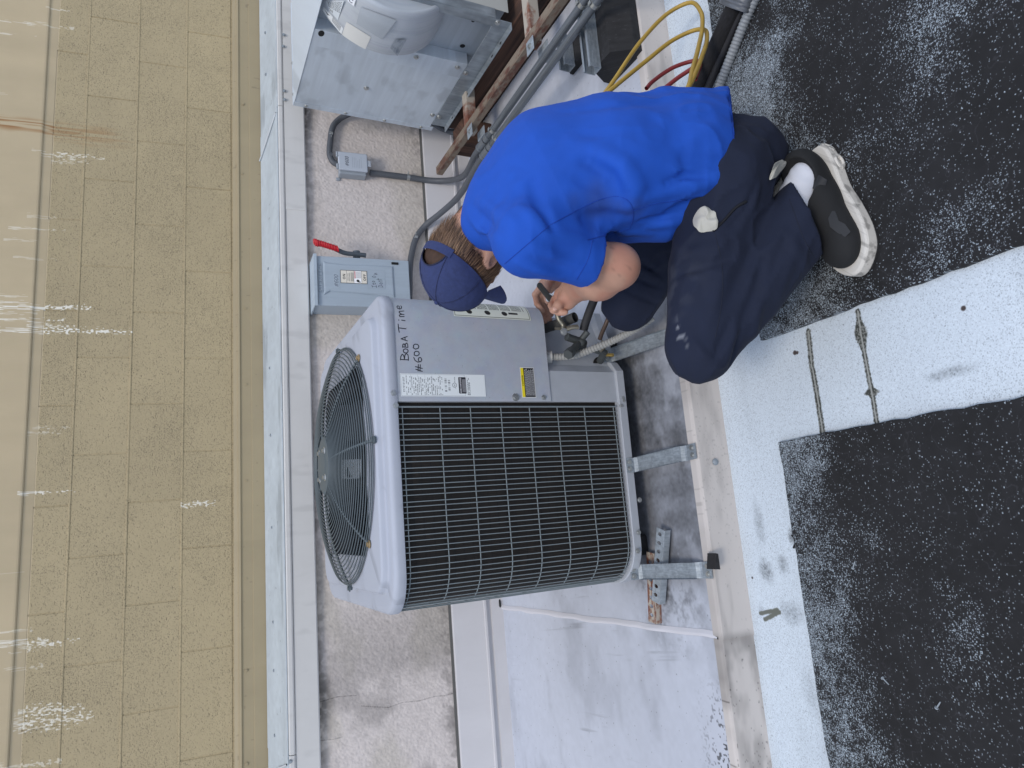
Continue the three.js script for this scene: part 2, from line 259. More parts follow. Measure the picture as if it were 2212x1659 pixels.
const wallT = dataTex(2048, 1024, (u, v, o) => {
  const x = WX0 + u * WXW, y = WY0 + v * WYH, plaster = y > 2.05;
  const big = fbm(x * 2, y * 2, 4), mid = fbm(x * 14, y * 14, 3);
  let k = 1 + .05 * (big - .5) + .05 * (mid - .5);
  let r = 174, g = 158, b = 124;
  if (plaster) { r = 188; g = 171; b = 139; k = 1 + .07 * (fbm(x * 12, y * 2.2, 4) - .5) + .03 * (mid - .5); }
  else {
    const pit = vn(x * 240, y * 240) * .65 + .35 * vn(x * 120, y * 120), dens = sst(.35, .7, fbm(x * 4 + 5, y * 5, 3));
    k -= .26 * dots(x, y, .0062, .2 + .4 * dens, .12, .32) + .2 * dots(x + .003, y + .002, .0048, .2 + .35 * dens, .12, .34) + .05 * sst(.6, .84, pit);
    { const rw = Math.floor((y - 1.32) / .2035), bi = Math.floor((x - (rw % 2 ? .607 : .4)) / .412); k *= 1 + .025 * (hsh(bi + 3, rw + 8) - .5); }
    // flat filled patches where the paint closed the pores
    const sm = sst(.6, .8, fbm(x * 7 + 31, y * 9 + 2, 5)); k = mix(k, 1.0, sm * .55);
  }
  r *= k; g *= k; b *= k;
  for (const d of dripGlints) {
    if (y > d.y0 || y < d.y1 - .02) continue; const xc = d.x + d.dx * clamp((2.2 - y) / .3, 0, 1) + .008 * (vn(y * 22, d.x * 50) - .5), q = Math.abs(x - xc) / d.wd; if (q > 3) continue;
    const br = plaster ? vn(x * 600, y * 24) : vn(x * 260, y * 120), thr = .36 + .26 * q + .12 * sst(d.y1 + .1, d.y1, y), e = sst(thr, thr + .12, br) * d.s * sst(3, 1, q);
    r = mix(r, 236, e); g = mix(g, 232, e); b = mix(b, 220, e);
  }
  { const d = rust; if (y < d.y0 && y > d.y1 - .05) { const t = (2.4 - y), xc = d.x - .045 * t + .012 * (vn(y * 14, 5) - .5), q = Math.abs(x - xc) / (d.wd * (plaster ? 1.4 : 2.2)); if (q < 3) { const e = sst(2.6, .2, q) * sst(.3, .65, vn(x * 180, y * 8)) * (plaster ? .85 : .38) * sst(d.y1 - .05, d.y1 + .2, y); r = mix(r, 140, e); g = mix(g, 92, e); b = mix(b, 48, e); } } }
  o[0] = r; o[1] = g; o[2] = b;
});
const wallB = greyTex(2048, 1024, (u, v) => { const x = WX0 + u * WXW, y = WY0 + v * WYH; if (y > 2.05) return .5 + .25 * (fbm(x * 10, y * 3, 3) - .5); const pit = vn(x * 240, y * 240) * .65 + .35 * vn(x * 120, y * 120); return .75 - .5 * sst(.66, .84, pit) + .2 * (fbm(x * 30, y * 30, 2) - .5); });
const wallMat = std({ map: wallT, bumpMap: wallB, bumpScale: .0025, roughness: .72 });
const wuv = g => planarUV(g, x => (x - WX0) / WXW, (x, y) => (y - WY0) / WYH);
{
  const t = thing('block_wall', 'beige painted concrete block wall of the neighbouring building', 'wall', V(.8, 0, ZN));
  const loc = g => wuv(g).translate(-.8, 0, -ZN);
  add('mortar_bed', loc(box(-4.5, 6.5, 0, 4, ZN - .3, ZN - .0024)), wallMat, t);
  const rows = [1.3202, 1.5198, 1.7262, 1.9306, 2.1000], jt = .004;
  for (let r = 0; r < 4; r++) {
    const off = r % 2 ? .607 : .400;
    for (let i = -5; i <= 8; i++) {
      const x0 = off + i * .412 + .006 * (hsh(i, r) - .5), x1 = off + (i + 1) * .412 + .006 * (hsh(i + 1, r) - .5);
      if (x1 < -1.5 || x0 > 3.2) continue;
      const dz = .0015 * (hsh(i + 9, r + 3) - .5);
      const g = new RoundedBoxGeometry(x1 - x0 - jt, rows[r + 1] - rows[r] - jt * 1.2, .06, 1, .003).translate((x0 + x1) / 2, (rows[r] + rows[r + 1]) / 2, ZN - .03 + dz);
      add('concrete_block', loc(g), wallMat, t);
    }
  }
  // raised rows of tooled joint paint
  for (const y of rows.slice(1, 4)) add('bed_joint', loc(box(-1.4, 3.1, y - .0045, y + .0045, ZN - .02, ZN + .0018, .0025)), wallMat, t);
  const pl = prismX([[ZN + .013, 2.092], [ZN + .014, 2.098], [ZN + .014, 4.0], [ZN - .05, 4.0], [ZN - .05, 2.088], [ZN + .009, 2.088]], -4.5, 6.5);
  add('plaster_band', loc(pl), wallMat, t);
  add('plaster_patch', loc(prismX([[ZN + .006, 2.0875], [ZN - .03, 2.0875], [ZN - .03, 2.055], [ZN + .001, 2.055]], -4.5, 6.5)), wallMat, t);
}
{
  const m = std({ map: dataTex(1024, 64, (u, v, o) => { const k = 1 + .06 * (fbm(u * 40, v * 2, 3) - .5) + (vn(u * 300, v * 12) > .96 ? -.12 : 0); o[0] = 160 * k; o[1] = 146 * k; o[2] = 116 * k; }), roughness: .55 });
  const t = thing('wall_flashing', 'beige painted sheet metal trim at the foot of the block wall', 'flashing', V(.8, 1.15, ZN));
  const z = ZN, pr = [[z - .02, 1.318], [z + .006, 1.316], [z + .012, 1.300], [z + .022, 1.296], [z + .024, 1.288], [z + .018, 1.283], [z + .018, 1.24], [z + .021, 1.238], [z + .021, 1.0], [z - .02, 1.0]];
  const cuts = [-4.5, atZ(500, 1660 - (1659 - 1430) + 0, z).x, 2.05, 6.5].sort((a, b) => a - b);
  for (let i = 0; i + 1 < cuts.length; i++) add('trim_panel', planarUV(prismX(pr.map(([a, b]) => [a + (i % 2 ? .0025 : 0), b]), cuts[i] - (i ? .03 : 0), cuts[i + 1]), x => x / 4, (x, y) => (y - 1) / .33).translate(-.8, -1.15, -z), m, t);
  for (const [x, y] of [[525, 225], [523, 375], [531, 666], [532, 830], [532, 1038], [532, 1250], [532, 1448], [533, 1650]]) screwAt(t, atZ(x, y, z + .019).add(V(-.8, -1.15, -z)), V(0, 0, 1), m, SCREW, 'rivet');
}
console.log('stage: wall');

// ================================================================ PARAPET
const ZP = -2.965;
{
  const t = thing('parapet_wall', 'low stucco parapet with white metal coping behind the condenser', 'wall', V(.8, 0, ZP));
  const loc = g => g.translate(-.8, 0, -ZP);
  const SX0 = -1.3, SXW = 4;
  const cracks = [[[980, 1497], [960, 1503], [940, 1504], [905, 1514], [870, 1517], [840, 1528], [810, 1527], [780, 1525]], [[690, 1517], [705, 1512], [730, 1505], [770, 1502]], [[690, 1600], [720, 1597], [740, 1592]]].map(l => l.map(([x, y]) => { const p = atZ(x, y, ZP); return [p.x, p.y]; }));
  const stT = dataTex(2048, 512, (u, v, o) => {
    const x = SX0 + u * SXW, y = .4 + v * .65;
    const a = fbm(x * 2.2, y * 3, 4), b = vn(x * 130, y * 130), c = vn(x * 75 + 4, y * 75);
    let k = 1 + .06 * (a - .5) + .11 * (b * .5 + c * .5 - .5);
    const top = sst(.93, 1.0, y + .06 * (fbm(x * 8, y * 8, 3) - .5)), bot = sst(.53, .46, y + .05 * (fbm(x * 9, y * 7 + 4, 3) - .5));
    const edgeTone = sst(.42, .72, fbm(x * 1.6 + 3, 2, 3)) * .75 + .2; const gr = fbm(x * 40, y * 40, 3);
    k -= (top * edgeTone * .42 + bot * .25 * edgeTone) * sst(.3, .62, gr);  // uneven darker bands along the top and bottom edges
    if (x < .0) k -= .16 * sst(-.1, -.7, x) * sst(.45, .75, fbm(x * 5, y * 5, 4));
    const st = sst(.55, .75, fbm(x * 3 + 20, y * 4 + 6, 4)) * .09; k -= st * .6;
    for (const l of cracks) for (let i = 0; i + 1 < l.length; i++) { const [ax, ay] = l[i], [bx, by] = l[i + 1]; if (x < Math.min(ax, bx) - .01 || x > Math.max(ax, bx) + .01 || y < Math.min(ay, by) - .01 || y > Math.max(ay, by) + .01) continue; const dx = bx - ax, dy = by - ay, tt = clamp(((x - ax) * dx + (y - ay) * dy) / (dx * dx + dy * dy), 0, 1); if (Math.hypot(x - ax - dx * tt, y - ay - dy * tt) < .0014) k -= .18; }
    o[0] = 208 * k; o[1] = (200 + 2 * st) * k; o[2] = (195 - 40 * st) * k;
  });
  const stB = greyTex(1024, 512, (u, v) => { const x = u * 1.2, y = v * .6; return .5 * vn(x * 115, y * 115) + .35 * vn(x * 62 + 3, y * 62) + .15 * vn(x * 240, y * 240); });
  stB.repeat.set(SXW / 1.2, .65 / .6);
  const stM = std({ map: stT, bumpMap: stB, bumpScale: .003, roughness: .95 });
  add('stucco_face', loc(planarUV(box(-4.5, 6.5, .1, 1.07, ZP - .24, ZP), x => (x - SX0) / SXW, (x, y) => (y - .4) / .65)), stM, t);
  // coping: white fascia, rolled hem, sloping galvanised top sheets
  const faT = dataTex(1024, 64, (u, v, o) => { const k = 1 + .05 * (fbm(u * 30, v * 2, 4) - .5) - .05 * sst(.6, .85, fbm(u * 90, v * 3 + 9, 3)); o[0] = 208 * k; o[1] = 207 * k; o[2] = 204 * k; });
  const faM = std({ map: faT, roughness: .5 });
  const fuv = g => planarUV(g, x => x / 3.3, (x, y, z) => y * 3 + z * 3);
  const fcut = [-4.5, 1.425, 6.5];
  for (let i = 0; i < 2; i++) add('fascia_panel', loc(fuv(prismX([[ZP + .018, 1.004], [ZP + .022, 1.002], [ZP + .026, 1.007], [ZP + .026, 1.092], [ZP + .006, 1.096], [ZP + .004, 1.02]].map(([a, b]) => [a + i * .002, b]), fcut[i] - i * .012, fcut[i + 1]))), faM, t);
  const hcut = [-4.5, atZ(610, 1644, ZP).x + .02, atZ(608, 238, ZP).x, 6.5];
  const capT = dataTex(2048, 128, (u, v, o) => { const x = u * 5, s = v * .3, n = fbm(x * 5, s * 9, 4), m2 = fbm(x * 40, s * 40, 2), d = sst(.58, .74, fbm(x * 3.3 + 8, s * 8, 4)); let k = .98 + .1 * (n - .5) + .07 * (m2 - .5) - .12 * d; if (vn(x * 60, s * 60) > .955) k -= .12; o[0] = 193 * k; o[1] = 203 * k; o[2] = 210 * k; });
  const capM = std({ map: capT, metalness: .15, roughness: .55 });
  const cuv = g => planarUV(g, x => (x + 1.3) / 5, (x, y, z) => -(z - ZP) / .3);
  for (let i = 0; i < 3; i++) {
    add('coping_hem', loc(fuv(prismX([[ZP + .006, 1.096], [ZP + .03, 1.094], [ZP + .033, 1.1], [ZP + .033, 1.113], [ZP + .02, 1.12], [ZP + .004, 1.122]], hcut[i] + .003, hcut[i + 1]))), faM, t);
    const y0 = 1.1205 + (i % 2) * .002;
    add('coping_sheet', loc(cuv(prismX([[ZP + .026, y0], [ZP - .1, y0 + .028], [ZP - .252, y0 + .067], [ZP - .26, y0 + .062], [ZP - .26, y0 - .06], [ZP - .25, y0 - .06], [ZP - .25, y0 + .05], [ZP - .1, y0 + .022], [ZP + .026, y0 - .003]], hcut[i] - (i ? .03 : 0), hcut[i + 1]))), capM, t);
  }
  // sealant beads across the sheet laps
  for (let i = 1; i < 3; i++) { const p = []; for (let k = 0; k <= 8; k++) { const a = k / 8; p.push(V(hcut[i] - .03 + .10 * a * (i === 1 ? -1 : -1) + .004 * rnd() - .8, 1.126 + .068 * a, .02 - .27 * a)); } add('sealant_bead', tube(p, .0035, 24, 6), std({ color: rgb(196, 200, 204), roughness: .6 }), t); }
  for (const [x, y] of [[568, 160], [575, 580], [577, 795], [578, 940], [577, 1140], [579, 1345], [584, 1590], [580, 1450], [569, 70]]) { const q = atZ(x, y, ZP - .15); screwAt(t, V(q.x - .8, 1.1625, -.15), V(0, 1, .25), M.galvDull, SCREW, 'coping_screw'); }
  for (const [x, y] of [[613, 75], [612, 100], [614, 196], [615, 215], [627, 1645]]) screwAt(t, atZ(x, y, ZP + .034).add(V(-.8, 0, -ZP)), V(0, 0, 1), M.galvDull, SCREW, 'hem_screw');
  // base flashing
  const bfM = std({ map: dataTex(1024, 64, (u, v, o) => { const k = 1 + .04 * (fbm(u * 40, v * 2, 4) - .5); o[0] = 204 * k; o[1] = 203 * k; o[2] = 205 * k; }), roughness: .6 });
  const bz = ZP;
  add('reglet_bead', loc(prismX([[bz - .01, .452], [bz + .004, .452], [bz + .004, .462], [bz - .01, .466]], -4.5, 6.5)), std({ color: rgb(96, 96, 94), roughness: .9 }), t);
  add('base_flashing', loc(fuv(prismX([[bz - .01, .4515], [bz + .016, .4515], [bz + .018, .448], [bz + .030, .314], [bz + .037, .312], [bz + .037, .303], [bz + .02, .301], [bz - .01, .301]], -4.5, 6.5))), bfM, t);
  add('membrane_upturn', loc(fuv(prismX([[bz - .01, .3005], [bz + .019, .3005], [bz + .021, .281], [bz + .029, .279], [bz + .031, .2], [bz - .01, .2]], -4.5, 6.5))), bfM, t);
  add('roof_felt', loc(prismX([[bz - .3, 0], [bz - .24, 0], [bz - .24, 1.02], [bz - .3, 1.0]], -4.5, 6.5)), std({ color: rgb(60, 58, 54) }), t);
}
console.log('stage: parapet');
// ================================================================ CONDENSER
const font = await new FontLoader().loadAsync('fonts/droid/droid_sans_bold.typeface.json');
const UX0 = -.21, UX1 = .615, UW0 = .22, UW1 = 1.05, UXC = (UX0 + UX1) / 2, UWC = (UW0 + UW1) / 2;
function rrPath(x0, x1, w0, w1, rFL, rFR, rB, seg = 10) {   // ring of [X, w], from the front right corner leftwards round
  const out = [], arc = (cx, cw, r, a0, a1) => { for (let i = 0; i <= seg; i++) { const a = mix(a0, a1, i / seg); out.push([cx + r * Math.cos(a), cw + r * Math.sin(a)]); } };
  arc(x1 - rFR, w0 + rFR, rFR, 0, -Math.PI / 2); arc(x0 + rFL, w0 + rFL, rFL, -Math.PI / 2, -Math.PI); arc(x0 + rB, w1 - rB, rB, -Math.PI, -1.5 * Math.PI); arc(x1 - rB, w1 - rB, rB, -1.5 * Math.PI, -2 * Math.PI); return out;
}
function loftRings(rings, toV, closeTop = false) {           // rings of equal count
  const P = [], I = [], n = rings[0].length;
  rings.forEach((r, j) => r.forEach(p => { const v = toV(p); P.push(v.x, v.y, v.z); }));
  for (let j = 0; j + 1 < rings.length; j++) for (let i = 0; i < n; i++) { const a = j * n + i, b = j * n + (i + 1) % n, c = a + n, d = b + n; I.push(a, c, b, b, c, d); }
  const g = new THREE.BufferGeometry(); g.setAttribute('position', new THREE.Float32BufferAttribute(P, 3)); g.setIndex(I); g.computeVertexNormals(); return g;
}
const unitT = dataTex(512, 512, (u, v, o) => { const n = fbm(u * 6, v * 6, 4), f = fbm(u * 40, v * 40, 2), k = 1 + .06 * (n - .5) + .03 * (f - .5) - (vn(u * 160, v * 160) > .97 ? .06 : 0); o[0] = 172 * k; o[1] = 177 * k; o[2] = 184 * k; });
M.unit = std({ map: unitT, roughness: .55 });
M.lid = std({ map: dataTex(512, 512, (u, v, o) => { const n = fbm(u * 5, v * 5, 4), st = sst(.55, .8, fbm(u * 12 + 4, v * 12, 4)), k = 1 + .05 * (n - .5) - .1 * st; o[0] = 172 * k; o[1] = 177 * k; o[2] = 188 * k; }), roughness: .6 });
M.wire = std({ color: rgb(128, 138, 142), roughness: .5 });
M.dark = std({ color: rgb(36, 37, 40), roughness: .8 });
const cu = tilted('condenser_unit', 'grey square air conditioning condenser with wire grille and top fan', 'air conditioner', UXC, .061, UWC);
{
  const L = cu.L, uvm = (g, s = 1.6) => planarUV(g, (x, y, z) => (x + z) * s, (x, y, z) => (y + z * .5) * s);
  // base pan: outline with the clipped service corner
  const panOut = [...rrPath(UX0 - .004, .6, UW0, UW1, .115, .02, .08).slice(11), [.619, UW1 - .02], [.619, .30], [.505, .262], [.455, .262], [.441, .236], [.411, .212], [.33, .2125]].map(([x, w]) => [x, w]);
  const ps = new THREE.Shape(panOut.map(([x, w]) => new THREE.Vector2(x, w)));
  const pan = new THREE.ExtrudeGeometry(ps, { depth: .024, bevelEnabled: true, bevelSize: .002, bevelThickness: .002, bevelSegments: 1 });
  pan.applyMatrix4(new THREE.Matrix4().set(1, 0, 0, -UXC, 0, 0, 1, .002, 0, -1, 0, UWC, 0, 0, 0, 1));
  const panM = add('base_pan', uvm(pan), M.unit, cu);
  for (const [x, y] of [[1346, 866], [1344, 860], [1341, 877], [1381, 1080], [1379, 1150], [1377, 1190], [1354, 1225]]) { const p = atW(x, y, UW0 - .006); if (p.n < .1) { const o = screwAt(panM, L(p.X, p.n, UW0 - .0075), V(0, 0, 1), M.bolt); } }
  // feet under the pan
  for (const [x, w] of [[UX0 + .1, .3], [.5, .34], [UX0 + .1, .97], [.52, .97]]) add('foot', box(-.03, .03, -.062, 0, -.03, .03, .006).translate(x - UXC, 0, -(w - UWC)), M.dark, cu);
  // coil block behind the wires
  const coilT = dataTex(512, 512, (u, v, o) => { const f = .5 + .5 * Math.sin(u * Math.PI * 2 * 64), row = Math.abs((v * 16) % 1 - .5), n = fbm(u * 9, v * 12, 4), d = sst(.5, .8, fbm(u * 20 + 3, v * 30, 3)); const k = 1.15 * (.55 + .5 * f) * (.8 + .5 * n) * (row > .44 ? .7 : 1) + .9 * d * n * sst(.45, .8, fbm(u * 5 + 9, v * 5, 3)); o[0] = 30 * k; o[1] = 25 * k; o[2] = 21 * k; });
  const ci = rrPath(UX0 + .014, .43, UW0 + .014, UW1 - .014, .105, .02, .07);
  const coil = loftRings([.088, .78].map(n => ci.map(([x, w]) => [x, n, w])), p => L(p[0], p[1], p[2]));
  planarUV(coil, (x, y, z) => (x - z) * 3.2, (x, y) => y * 2.4);
  add('coil', coil, std({ map: coilT, roughness: .7, metalness: .1 }), cu);
  // wire guard: each rod its own piece
  const path = rrPath(UX0, .315, UW0, UW1, .12, .001, .08, 14).slice(15), cum = [0];
  for (let i = 1; i < path.length; i++) cum.push(cum[i - 1] + Math.hypot(path[i][0] - path[i - 1][0], path[i][1] - path[i - 1][1]));
  const along = s => { let i = 1; while (i < path.length - 1 && cum[i] < s) i++; const t = (s - cum[i - 1]) / (cum[i] - cum[i - 1]); return [mix(path[i - 1][0], path[i][0], t), mix(path[i - 1][1], path[i][1], t)]; };
  const fullFront = [[.312, UW0 - .001], ...path];
  const frontLen = .315 - (UX0 + .12);
  const gv = new THREE.CylinderGeometry(.0013, .0013, .672, 6).translate(0, .336, 0);
  let cnt = 0;
  const put = (x, w, thick) => { const o = add('guard_rod', gv, M.wire, cu); const p = L(x, .097, w); o.position.copy(p).add(V((rnd() - .5) * .0016, 0, 0)); o.rotation.z = (rnd() - .5) * .005; o.rotation.x = (rnd() - .5) * .003; if (thick) o.scale.set(1.9, 1, 1.9); cnt++; };
  for (let x = .303, i = 0; x > UX0 + .12; x -= .0141, i++) put(x, UW0, i === 0);
  for (let s = cum[0] + .006, i = 0; s < .19 + .62; s += .0141, i++) { const [x, w] = along(s); put(x, w, i === 9); }
  const hn = [.758, .655, .568, .477, .388, .298, .207, .104];
  for (const n of hn) { const pts = [[.306, UW0 + .003]]; for (let x = .25; x > UX0 + .13; x -= .06) pts.push([x, UW0 + .003]); for (let s = .006; s < .8; s += .02) { const [x, w] = along(s); const cx = UXC, dx = cx - x, dw = UWC - w, l = Math.hypot(dx, dw); pts.push([x + dx / l * .003, w + dw / l * .003]); } add('guard_ring_wire', tube(pts.map(([x, w]) => L(x, n, w)), .0015, 120, 6), M.wire, cu); }
  // electrical cover panel wrapping the front right corner, with marker writing
  const cp = []; for (let x = .3185; x < .548; x += .03) cp.push([x, UW0 - .0035]); for (let i = 0; i <= 12; i++) { const a = -Math.PI / 2 + i / 12 * Math.PI / 2; cp.push([.55 + .067 * Math.cos(a), UW0 - .0035 + .067 + .067 * Math.sin(a)]); } for (let w = .32; w < .56; w += .04) cp.push([.617, w]);
  const cl = [0]; for (let i = 1; i < cp.length; i++) cl.push(cl[i - 1] + Math.hypot(cp[i][0] - cp[i - 1][0], cp[i][1] - cp[i - 1][1]));
  const n0 = .319, n1 = .772, CW = .56;
  const P = [], U = [], I = []; const sheet = (inn) => { const b0 = P.length / 3; cp.forEach(([x, w], i) => { const q = cp[Math.min(i + 1, cp.length - 1)], pq = cp[Math.max(i - 1, 0)]; let tx = q[0] - pq[0], tw = q[1] - pq[1]; const l = Math.hypot(tx, tw); const nx = -tw / l, nw = tx / l; for (const n of [n0, n1]) { const v = L(x + nx * inn, n, w + nw * inn); P.push(v.x, v.y, v.z); U.push(cl[i] / CW, (n - n0) / (n1 - n0)); } if (i) { const a = b0 + i * 2; inn ? I.push(a - 2, a - 1, a, a, a - 1, a + 1) : I.push(a - 2, a, a - 1, a, a + 1, a - 1); } }); return b0; };
  sheet(0); const b2 = sheet(.0025); const m = cp.length;
  for (let i = 1; i < m; i++) { const a = (i - 1) * 2, c = b2 + (i - 1) * 2; I.push(a, c, a + 2, a + 2, c, c + 2); }
  I.push(0, 1, b2, 1, b2 + 1, b2);
  const cg = new THREE.BufferGeometry(); cg.setAttribute('position', new THREE.Float32BufferAttribute(P, 3)); cg.setAttribute('uv', new THREE.Float32BufferAttribute(U, 2)); cg.setIndex(I); cg.computeVertexNormals();
  const coverT = canvasTex(1024, 828, (c, w, h) => {
    c.fillStyle = 'rgb(176,181,188)'; c.fillRect(0, 0, w, h);
    for (let i = 0; i < 5200; i++) { const a = rnd() * .018; c.fillStyle = rnd() < .5 ? `rgba(190,196,206,${a * 1.6})` : `rgba(120,126,138,${a})`; const q = 4 + rnd() * 34; c.beginPath(); c.ellipse(rnd() * w, rnd() * h, q, q * (.4 + rnd()), rnd() * 3, 0, 7); c.fill(); }
    for (let i = 0; i < 420; i++) { c.fillStyle = rnd() < .7 ? 'rgba(215,220,228,.5)' : 'rgba(70,70,80,.5)'; c.fillRect(rnd() * w, rnd() * h, 1 + rnd() * 3, 1 + rnd() * 2); }
    const mx = (px, py) => [((.428 + (945 - py) * (.151 / 610)) - .3185) / CW * w, (1 - ((.758 - (px - 1105) * (.023 / 95)) - n0) / (n1 - n0)) * h];
    c.strokeStyle = '#17171f'; c.lineWidth = 4.4; c.lineCap = 'round'; c.lineJoin = 'round';
    const st = [
      [[1106, 938], [1192, 940]], [[1105, 942], [1112, 905], [1128, 880], [1142, 890], [1148, 915], [1150, 930]], [[1150, 930], [1158, 890], [1175, 870], [1192, 885], [1196, 915], [1194, 945]],
      [[1142, 845], [1150, 862], [1172, 866], [1192, 856], [1197, 840], [1188, 824], [1165, 820], [1146, 830], [1142, 845]],
      [[1138, 800], [1196, 803]], [[1136, 804], [1142, 772], [1155, 765], [1164, 782], [1166, 796]], [[1166, 796], [1172, 765], [1186, 755], [1196, 772], [1196, 803]],
      [[1194, 732], [1124, 712], [1158, 698], [1194, 684]], [[1170, 724], [1168, 692]],
      [[1100, 550], [1102, 600], [1108, 640]], [[1104, 592], [1185, 598]],
      [[1142, 504], [1180, 508]], [[1108, 504], [1110, 506]],
      [[1172, 462], [1125, 466], [1118, 452], [1130, 442], [1160, 438], [1172, 440]], [[1150, 438], [1128, 428], [1118, 416], [1126, 404], [1150, 402], [1174, 398]],
      [[1126, 372], [1130, 338], [1114, 332], [1102, 350], [1108, 370], [1130, 378], [1148, 368], [1156, 345], [1150, 330]],
      [[1272, 1040], [1344, 1062]], [[1270, 1012], [1346, 1030]], [[1296, 1060], [1304, 988]], [[1318, 1062], [1326, 990]],
      [[1256, 912], [1270, 945], [1300, 962], [1335, 955], [1346, 932], [1336, 912], [1316, 912], [1306, 932], [1314, 952]],
      [[1266, 868], [1262, 885], [1290, 894], [1316, 882], [1322, 862], [1312, 846], [1286, 842], [1266, 856], [1264, 872]],
      [[1262, 790], [1256, 806], [1282, 820], [1314, 808], [1322, 786], [1308, 766], [1280, 764], [1260, 778], [1260, 792]]];
    for (const s of st) { c.beginPath(); s.forEach(([a, b], i) => { const q = mx(a, b); i ? c.lineTo(...q) : c.moveTo(...q); }); c.stroke(); }
  });
  const cover = add('electrical_cover', cg, std({ map: coverT, roughness: .5 }), cu);
  // stickers on the cover
  const sticker = (name, x0, x1, na, nb, tex, off = .0045) => { const g = new THREE.PlaneGeometry(x1 - x0, nb - na); g.translate((x0 + x1) / 2 - UXC, (na + nb) / 2 - .061, UWC - UW0 + off); return add(name, g, std({ map: tex, roughness: .35 }), cover); };
  sticker('rating_label', .3315, .3925, .522, .7615, canvasTex(256, 1024, (c, w, h) => {
    c.fillStyle = '#e9eeee'; c.fillRect(0, 0, w, h); c.strokeStyle = '#6a7076'; c.lineWidth = 2; c.strokeRect(8, 8, w - 16, 760);
    c.fillStyle = '#33383d'; c.font = 'bold 28px monospace'; c.fillText('E173131357', 50, 48);
    const rr = (y, n) => { let x = 16; while (x < w - 40) { const q = 5 + hsh(y, x) * 22; if (hsh(x, y) < n) c.fillRect(x, y, q, 6); x += q + 5; } };
    for (let y = 66; y < 500; y += 21) { rr(y, .62); if (y % 4 === 0) { c.fillRect(12, y + 12, w - 24, 1); } }
    for (const [y, t] of [[180, '18.00'], [250, '460'], [320, '450'], [390, '250']]) { c.font = 'bold 17px monospace'; c.fillText(t, 60, y); c.fillText('60', 180, y + 10); }
    for (let x = 50; x < 215; x += 5) if (hsh(x, 1) > .4) c.fillRect(x, 520, 3, 26); for (let x = 50; x < 190; x += 5) if (hsh(x, 2) > .4) c.fillRect(x, 562, 3, 26);
    c.lineWidth = 4; c.strokeStyle = '#22272b'; c.beginPath(); c.arc(130, 640, 25, 0, 7); c.stroke(); c.font = 'bold 22px sans-serif'; c.fillText('UL', 115, 648); c.font = 'bold 14px sans-serif'; c.fillText('US LISTED', 160, 650); c.fillText('C', 92, 655);
    c.fillStyle = '#2b2c33'; c.beginPath(); c.roundRect(34, 690, 190, 92, 10); c.fill(); c.fillStyle = '#e8e8ea'; c.font = 'bold 25px sans-serif'; c.fillText('AHRI CERTIFIED', 38, 724, 182); for (let y = 738; y < 776; y += 11) c.fillRect(50, y, 150, 3);
    c.fillStyle = '#33383d'; for (let y = 800; y < 830; y += 12) rr(y, .8); c.fillRect(12, 790, w - 24, 1);
  }));
  sticker('caution_label', .329, .4165, .3665, .4115, canvasTex(512, 262, (c, w, h) => {
    c.fillStyle = '#e8e8e4'; c.fillRect(0, 0, w, h); c.fillStyle = '#17181b'; c.fillRect(10, 10, w - 20, h - 20); c.fillStyle = '#f2dd2a'; c.fillRect(10, 10, w - 20, 52);
    c.fillStyle = '#111'; c.font = 'bold 40px sans-serif'; c.fillText('\u25B2 CAUTION', 170, 51); c.fillStyle = '#d8d8d8'; for (let y = 84; y < 240; y += 19) { c.fillRect(26, y, 7, 5); let x = 40; while (x < 440 + 30 * hsh(y, 3)) { const q = 9 + 26 * hsh(x, y); c.fillRect(x, y - 3, q, 8); x += q + 6; } }
  }));
  { // curved warning sticker round the rounded corner
    const s0 = .238, s1 = .335, na = .361, nb = .60, pts = [], UU = [], II = []; let kk = 0;
    for (let i = 0; i <= 10; i++) { const s = mix(s0, s1, i / 10); let j = 1; while (j < cp.length - 1 && cl[j] < s) j++; const t = (s - cl[j - 1]) / (cl[j] - cl[j - 1]); const x = mix(cp[j - 1][0], cp[j][0], t), w = mix(cp[j - 1][1], cp[j][1], t), tx = cp[j][0] - cp[j - 1][0], tw = cp[j][1] - cp[j - 1][1], l = Math.hypot(tx, tw); for (const n of [na, nb]) { const v = L(x + tw / l * .0012, n, w - tx / l * .0012); pts.push(v.x, v.y, v.z); UU.push(i / 10, n === na ? 0 : 1); } if (i) { const a = i * 2; II.push(a - 2, a, a - 1, a, a + 1, a - 1); } }
    const g = new THREE.BufferGeometry(); g.setAttribute('position', new THREE.Float32BufferAttribute(pts, 3)); g.setAttribute('uv', new THREE.Float32BufferAttribute(UU, 2)); g.setIndex(II); g.computeVertexNormals();
    add('warning_label', g, std({ roughness: .4, map: canvasTex(360, 900, (c, w, h) => { c.fillStyle = '#dfe4d8'; c.fillRect(0, 0, w, h); c.strokeStyle = '#222'; c.lineWidth = 5; c.strokeRect(14, 14, w - 28, h - 28); c.fillStyle = '#222'; c.font = 'bold 34px sans-serif'; c.fillText('\u25B2 WARNING', 40, 62); for (let y = 80; y < 840; y += 15) { if ((y / 15 | 0) % 9 === 0) continue; let x = 110; while (x < 320) { const q = 10 + 30 * hsh(x, y); c.fillRect(x, y, q, 7); x += q + 5; } } for (const y of [150, 360, 560]) { c.beginPath(); c.ellipse(66, y + 30, 26, 34, .4, 0, 7); c.fill(); } c.fillRect(60, 640, 24, 110); }) }), cover);
  }
  for (const [X, n, g] of [[.330, .432, SCREWB], [.330, .342, SCREW]]) screwAt(cover, L(X, n, UW0 - .0035), V(0, 0, 1), M.bolt, g);
